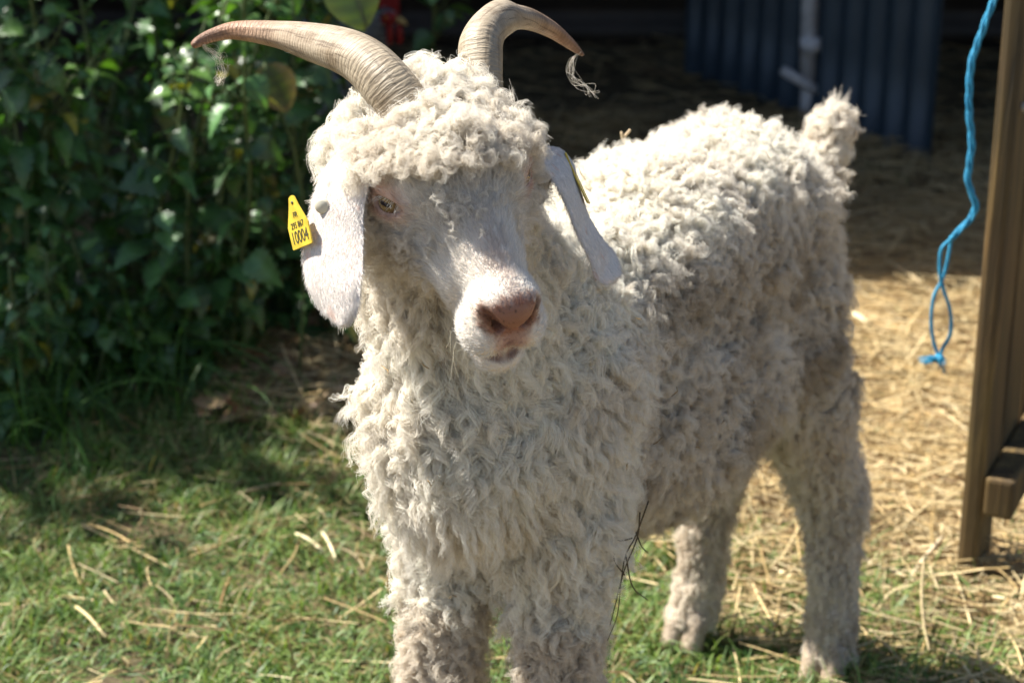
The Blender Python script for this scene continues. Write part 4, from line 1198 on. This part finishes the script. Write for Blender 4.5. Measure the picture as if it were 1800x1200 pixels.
# torso + neck fleece
cam_dist = np.linalg.norm(SP - CAMV, axis=1)
bodym = (np.linalg.norm(SP - TT, axis=1) > .04) & ~is_top & ~is_face & ~is_leg & ~(is_head & (ha > .02))
i1 = pick(bodym, .0072)
P, N = SP[i1], SN[i1]
seeds = SP[pick(bodym, .024)]
tpar = ((P[:, :2] - A0) @ (B0 - A0)) / np.sum((B0 - A0) ** 2)       # 0 front .. 1 rear
frontness = 1 - smooth(.02, .30, tpar)
upn = smooth(.1, .8, N[:, 2])
back = upn * (1 - frontness * .5); fdirt_shade = 1 - smooth(-.12, .50, tpar); ahead = smooth(-.1, .6, N[:, 0] * FW[0] + N[:, 1] * FW[1])
flow = unit(DOWN * 1.0 - np.array([FW[0], FW[1], 0]) * .25 + .12 * rs.randn(len(P), 3)) * (.55 + .5 * frontness)[:, None] * (1 - .75 * back)[:, None]
flow += .55 * np.stack([vnoise(P, 16, 1), vnoise(P, 16, 2), vnoise(P, 16, 3)], 1)
L = .031 + .014 * frontness * ahead - .006 * back + .005 * vnoise(P, 20, 4)
L = np.where(P[:, 2] < .40, L * .85, L)
throat = np.exp(-((HLoc(P)[:, 0] - .03) / .05) ** 2 - ((HLoc(P)[:, 2] + .07) / .04) ** 2); L = L * (1 - .45 * throat)
cR = (.0036 - .0008 * back - .0006 * frontness + .0012 * vnoise(P, 30, 7)) * (1 - .55 * throat)
print('locks', len(i1), P.shape)
X1, R1 = locks(P, N, flow, L, np.clip(cR, .0013, .008), 1.8 + .1 * frontness, .0058, 30, 15, rs, rad=.00016, lift=.95 + .3 * back - .5 * frontness, frizz=.0010, clump=.17, seeds=seeds, pull=.14, grav=.35 * (1 - back))
c1 = wool_col(P, 30, rs, .6 + 2.2 * (1 - fdirt_shade) * (1 - back), grime_shade=(.44, .355, .245))  # flank wool: dirt and flank shade mixed into the colour, back kept whiter
# tail tuft
tm = np.linalg.norm(SP - TT, axis=1) < .036
i2 = pick(tm & ~is_head, .005); P, N = SP[i2], SN[i2]
upv = unit(TT - TB)
X2, R2 = locks(P, N, upv * .35 + .3 * rs.randn(len(P), 3), (.019), .003, 1.2, .006, 26, 12, rs, rad=.0002, lift=.9, frizz=.002, clump=.3)
c2 = wool_col(P, 26, rs, 1.3)
# the pointed wisp on the tail
tipP = TT[None] + rs.normal(0, .005, (18, 3)); 
X2b, R2b = locks(tipP, np.tile(upv, (18, 1)), np.tile(unit(U(1484, 120, 2.18) - TT), (18, 1)) * 2.4, .036, .0015, .6, .004, 10, 12, rs, rad=.00016, lift=.4, frizz=.002, clump=.5)
c2b = wool_col(tipP, 10, rs, 1)
# legs
lm = is_leg & (low > .028)
i3 = pick(lm, .0062); P, N = SP[i3], SN[i3]
hz = smooth(.05, .25, P[:, 2])
X3, R3 = locks(P, N, np.tile(DOWN, (len(P), 1)) * .8 + .3 * rs.randn(len(P), 3), .015 + .012 * hz, .0010 + .0016 * hz, 1.3, .0052, 22, 10, rs, rad=.00017, lift=.5, frizz=.0014, clump=.3, seeds=SP[pick(lm, .018)], pull=.35, grav=.3)
c3 = wool_col(P, 22, rs, 1.7, (.84, .78, .68))
curves_obj("fleece", np.concatenate([X1.reshape(-1, 15, 3)]), R1, c1, M_WOOL, goat)
curves_obj("tail_wool", X2, R2, c2, M_WOOL, goat); 
curves_obj("tail_wool", X2b, R2b, c2b, M_WOOL, goat)
curves_obj("leg_wool", X3, R3, c3, M_WOOL, goat)

# topknot
HORNC = [(U(722, 205, 1.475), U(645, 113, 1.505), .022), (U(848, 185, 1.52), U(846, 76, 1.55), .0225)]
def off_horn(P):
    r_ = np.ones(len(P), bool)
    for a_, b_, q_ in HORNC:
        ba = b_ - a_; h = np.clip((P - a_) @ ba / (ba @ ba), -.6, 1); r_ &= np.linalg.norm(P - a_ - h[:, None] * ba, axis=1) > q_
    return r_
i4 = pick(is_top & off_horn(SP), .0054); P, N = SP[i4], SN[i4]; Lh = HLoc(P)
out = unit(N * .5 + hs * (Lh[:, 1:2] * 14) + hu * .2)
front = smooth(-.03, .03, Lh[:, 0])
flow = out * .5 + hf * (front * .55)[:, None] + DOWN * (.25 + .2 * np.abs(Lh[:, 1:2]) / .05) + .5 * np.stack([vnoise(P, 40, 1), vnoise(P, 40, 2), vnoise(P, 40, 3)], 1)
Lt = .0235 + .004 * vnoise(P, 45, 5) + .007 * smooth(.035, .055, Lh[:, 1]) + .006 * smooth(.025, .045, -Lh[:, 1])
X4, R4 = locks(P, N, flow, Lt, .0031, 1.8, .0048, 30, 13, rs, rad=.00013, lift=1.15, frizz=.0012, clump=.25, seeds=SP[pick(is_top, .017)], pull=.45)
c4 = wool_col(P, 30, rs, 1.0, (.88, .835, .75))
curves_obj("topknot", X4, R4, c4, M_WOOL, goat)

# short face hair
def in_eye(P, k=1.0):
    r_ = np.zeros(len(P), bool)
    for q in (-1, 1):
        e, ME = EYE[q]; Q = (P - e) @ ME.T
        r_ |= ((Q[:, 0] / (.0135 * k)) ** 2 + (Q[:, 1] / (.0070 * k)) ** 2 < 1) & (Q[:, 2] > 0)
    return r_
FP, FN, _ = sample_tris(GV, TR, GN, 900000, rs)
m_ = (HLoc(FP)[:, 0] > -.02); FP, FN = FP[m_], FN[m_]
FLh = HLoc(FP); a_, b_, cc_ = FLh.T
sh = np.min([d_prim(p, FP) for p in PR[NECKEND:] if p[2] == '+'], axis=0); sb = np.min([d_prim(p, FP) for p in PR[:NECKEND] if p[2] == '+'], axis=0)
msk = (sh < sb + .004) & ~in_eye(FP) & (facing(FP, FN) > -.4)
dn = np.sqrt(((a_ - .174) / .015) ** 2 + (b_ / .021) ** 2 + ((cc_ - .001) / .0135) ** 2)
msk &= (rs.rand(len(FP)) < smooth(.75, 1.25, dn) + .07)
mdist = mouth_d(FP); msk &= mdist > .0034
FP, FN, FLh = FP[msk], FN[msk], FLh[msk]
keep = rs.rand(len(FP)) < min(1, 75000 / len(FP)); FP, FN, FLh = FP[keep], FN[keep], FLh[keep]
a_, b_, cc_ = FLh.T
flow = -hf[None] * 1.0 + hs * (b_ * 9)[:, None] - hu * (.35 * smooth(.0, -.03, cc_))[:, None] + hu * .1
for q in (-1, 1):
    e, ME = EYE[q]; dv = FP - e; dd = np.linalg.norm(dv, axis=1); wgt = np.exp(-(dd / .022) ** 2)[:, None]
    flow = flow * (1 - wgt) + unit(dv) * wgt * 1.2
flow = flow - FN * np.sum(flow * FN, 1)[:, None]; tuf = np.stack([vnoise(FP, 130, 21), vnoise(FP, 130, 22), vnoise(FP, 130, 23)], 1); flow = unit(flow + .18 * rs.randn(*flow.shape) + .30 * tuf * smooth(.14, .06, a_)[:, None])
n = len(FP); npts = 5; t = np.linspace(0, 1, npts)
Lf = (.0060 + .0105 * smooth(.13, .03, a_)) * rs.uniform(.6, 1.25, n)
Lf = Lf * (1 - .55 * smooth(1.6, 1.0, np.sqrt(((a_ - .170) / .02) ** 2 + (b_ / .025) ** 2 + (cc_ / .02) ** 2)))
lift = .32 + .25 * smooth(.12, .04, a_); Lf = Lf * (.35 + .65 * smooth(.004, .014, mouth_d(FP))); dE = np.min([np.linalg.norm(FP - EYE[q][0], axis=1) for q in (-1, 1)], axis=0); Lf = Lf * (.38 + .62 * smooth(.018, .034, dE))
cur = rs.normal(0, .35, (n, 1)) * np.cross(FN, flow)
C = np.zeros((n, npts, 3)); C[:, 0] = FP
for k in range(1, npts):
    d = unit(FN * (lift * (1 - .7 * t[k]))[:, None] + flow + cur * t[k]); C[:, k] = C[:, k - 1] + d * (Lf / (npts - 1))[:, None]
fcol = skin_col(FP); white = np.array([.82, .785, .73])
mixw = smooth(.35, .62, fcol[:, 1])[:, None]; fcol = fcol * 1.25 * (1 - mixw) + white * mixw
brid = (np.exp(-((a_ - .130) / .032) ** 2 - (b_ / .011) ** 2) * smooth(0, .01, cc_) * .6)[:, None]
fcol = fcol * (1 - brid) + np.array([.55, .38, .30]) * brid
mot = (np.clip(vnoise(FP, 60, 31) * .5 + .2, 0, 1) * smooth(.15, .09, a_) * .35)[:, None]; fcol = fcol * (1 - mot) + np.array([.55, .47, .38]) * mot
fcol = np.clip(fcol * rs.uniform(.72, 1.1, (n, 1)), 0, .93)
curves_obj("face_hair", C, .00013 * (1 - .7 * t[None]) * rs.uniform(.8, 1.3, (n, 1)), fcol, M_FUR, goat)
# loose curls on the cheeks and forehead
ci = np.where(is_face & (ha < .112) & (ha > .02) & (fc > -.3))[0]
pw = smooth(.115, .03, ha[ci]) ** 1.3 * (.25 + np.clip(vnoise(SP[ci], 35, 12), 0, 1)) * np.where(in_eye(SP[ci], 3.0), 0, 1)
ci = rs.choice(ci, 950, replace=False, p=pw / pw.sum()); P, N = SP[ci], SN[ci]
fl = unit(-hf * .2 + DOWN * .5 + .6 * rs.randn(len(P), 3))
X5, R5 = locks(P, N, fl, .012 + .018 * smooth(.10, .03, ha[ci]), .0026, 1.2, .0022, 11, 11, rs, rad=.00010, lift=.35, frizz=.0009, clump=.35)
curves_obj("cheek_curls", X5, R5, wool_col(P, 11, rs, .6, (.82, .78, .71)), M_WOOL, goat)
# whiskers, lashes
def wires(name, roots, dirs, L, rad, curl, col, parent, npts=8):
    n = len(roots); t = np.linspace(0, 1, npts); C = np.zeros((n, npts, 3)); C[:, 0] = roots; d = unit(dirs); cv = rs.normal(0, 1, (n, 3))
    for k in range(1, npts):
        d = unit(d + cv * curl / npts); C[:, k] = C[:, k - 1] + d * (L / (npts - 1))[:, None]
    return curves_obj(name, C, rad * (1 - .7 * t[None]) * np.ones((n, 1)), np.tile(np.array(col), (n, 1)), M_FUR, parent)
e, ME = EYE[1]
nl = 26; tt_ = rs.uniform(-1, 1, nl)
ro = e + ME[0] * (tt_ * .0100)[:, None] + ME[1] * (.0056 * (1 - tt_ ** 2 * .8) * np.sign(ME[1][2]))[:, None] + ME[2] * .0125
wires("eyelashes", ro, ME[2] * 1.0 + DOWN * .35 + ME[0] * (tt_ * .3)[:, None], rs.uniform(.006, .010, nl), .00012, .4, (.75, .75, .72), goat)
wr = np.array([HW(*q) for q in [(.155, .03, -.03)] * 8 + [(.15, .01, -.052)] * 18 + [(.06, .06, -.02)] * 5]) + rs.normal(0, .005, (31, 3))
wires("whiskers", wr, np.tile(hs * .3 + DOWN * .6 + hf * .3, (31, 1)) + rs.normal(0, .5, (31, 3)), rs.uniform(.012, .028, 31), .00010, 1.2, (.75, .68, .5), goat)

# hair on the ears
for (o, V, T, Nn, fl, _) in (earL, earR):
    if np.abs(Nn).sum() == 0:
        Nn = np.zeros_like(V); fn = np.cross(V[T[:, 1]] - V[T[:, 0]], V[T[:, 2]] - V[T[:, 0]])
        for k in range(3): np.add.at(Nn, T[:, k], fn)
        Nn = unit(Nn)
    n = 17000; P, N, ti = sample_tris(V, T, Nn, n, rs); f = unit(fl[T[ti, 0]] + .22 * rs.randn(n, 3)); f = unit(f - N * np.sum(f * N, 1)[:, None])
    C = np.zeros((n, 4, 3)); C[:, 0] = P; Le = rs.uniform(.0020, .0042, n)
    for k in range(1, 4): C[:, k] = C[:, k - 1] + unit(f + N * .16 * (1 - k * .25)) * (Le / 3)[:, None]
    c = np.array([.77, .735, .70]) * rs.uniform(.76, 1.08, (n, 1)); pk = (vnoise(P, 90, 3) > .9)[:, None]; c = np.where(pk, c * [1, .84, .78], c)
    curves_obj("ear_hair", C, np.tile(.00011 * (1 - np.array([0, .2, .45, .75])), (n, 1)), np.clip(c, 0, .93), M_FUR, o)
# wisps of wool snagged on the horn tips
def wisp(pts, Y, nn, spread, label, loose=.004, rad=.00007):
    P = cat_rom([U(p[0], p[1], Y) for p in pts], 7); K = len(P); X = np.zeros((nn, K, 3)); t = np.linspace(0, 1, K)
    for i in range(nn):
        off = rs.normal(0, spread, 3); fr = np.stack([np.sin(rs.uniform(4, 22) * t + rs.rand() * 6) for _ in range(3)], 1) * loose * t[:, None]
        X[i] = P + off * np.sin(np.pi * np.clip(t, 0, 1))[:, None] + fr * rs.rand() - (1 - rs.uniform(.4, 1)) * 0
    o = curves_obj("wool_wisp", X, np.full((nn, K), rad), np.tile([.78, .72, .62], (nn, 1)), M_WOOL, None)
    tag(o, label, "wool wisp"); return o
wisp([(356, 72), (362, 84), (374, 92), (385, 100), (390, 112), (392, 128), (386, 146)], 1.592, 24, .0018, "tuft of shed wool snagged under the tip of the long left-sweeping horn", .005)
wisp([(1022, 91), (1012, 98), (1006, 110), (1004, 128), (1014, 142), (1030, 150), (1045, 168)], 1.668, 12, .0018, "tuft of shed wool hanging from the brown tip of the other horn", .006)

# bits caught in the coat : dry stems under the belly, a twig on the back
M_TWIG = plain_mat("dry_twig", (.09, .055, .03), (.20, .13, .07), 60, .8, .2)
def stemset(name, lists, Y, r, label, cat, mat):
    mb = MB()
    for pts in lists:
        P = cat_rom([U(p[0], p[1], Y) for p in pts], 6); mb.tube(P, list(np.linspace(r, r * .5, len(P))), 6)
    o = mb.build(name, mat, None); tag(o, label, cat)
stemset("dry_weed", [[(1140, 880), (1118, 940), (1100, 975), (1092, 1020), (1085, 1080), (1068, 1125)], [(1125, 900), (1120, 945), (1098, 1000), (1082, 1060), (1072, 1100)],
                     [(1100, 975), (1112, 1030), (1140, 1055)], [(1118, 935), (1128, 960), (1140, 972)], [(1112, 945), (1090, 950), (1075, 940)], [(1098, 1010), (1080, 985), (1082, 960)]], 1.555, .0007,
        "thin dark dried weed stems dangling from the goat's elbow", "dried weed", plain_mat("dark_stem", (.05, .038, .022), (.12, .09, .05), 60, .8, 0))
stemset("twig", [[(1098, 275), (1104, 258), (1096, 245), (1108, 228)], [(1096, 245), (1092, 232)]], 1.93, .0022, "pale twig sticking up from the wool on the goat's back", "twig", plain_mat("pale_twig", (.4, .3, .18), (.55, .42, .26), 60, .7, .2))
# seed bits and straw scraps in the wool
M_SCRAP = plain_mat("scrap", (.14, .09, .04), (.45, .30, .13), 90, .8, 0); cnt = 0
for i in rs.choice(len(SP), 4000, replace=False):
    if cnt >= 26: break
    if fc[i] < .15 or is_face[i]: continue
    p = SP[i] + SN[i] * rs.uniform(.020, .028); d = unit(rs.randn(3)) * rs.uniform(.002, .007)
    MB().tube([p - d, p + rs.normal(0, .001, 3), p + d], [.0003, .0005, .0003], 4).build("seed_scrap", M_SCRAP, goat); cnt += 1
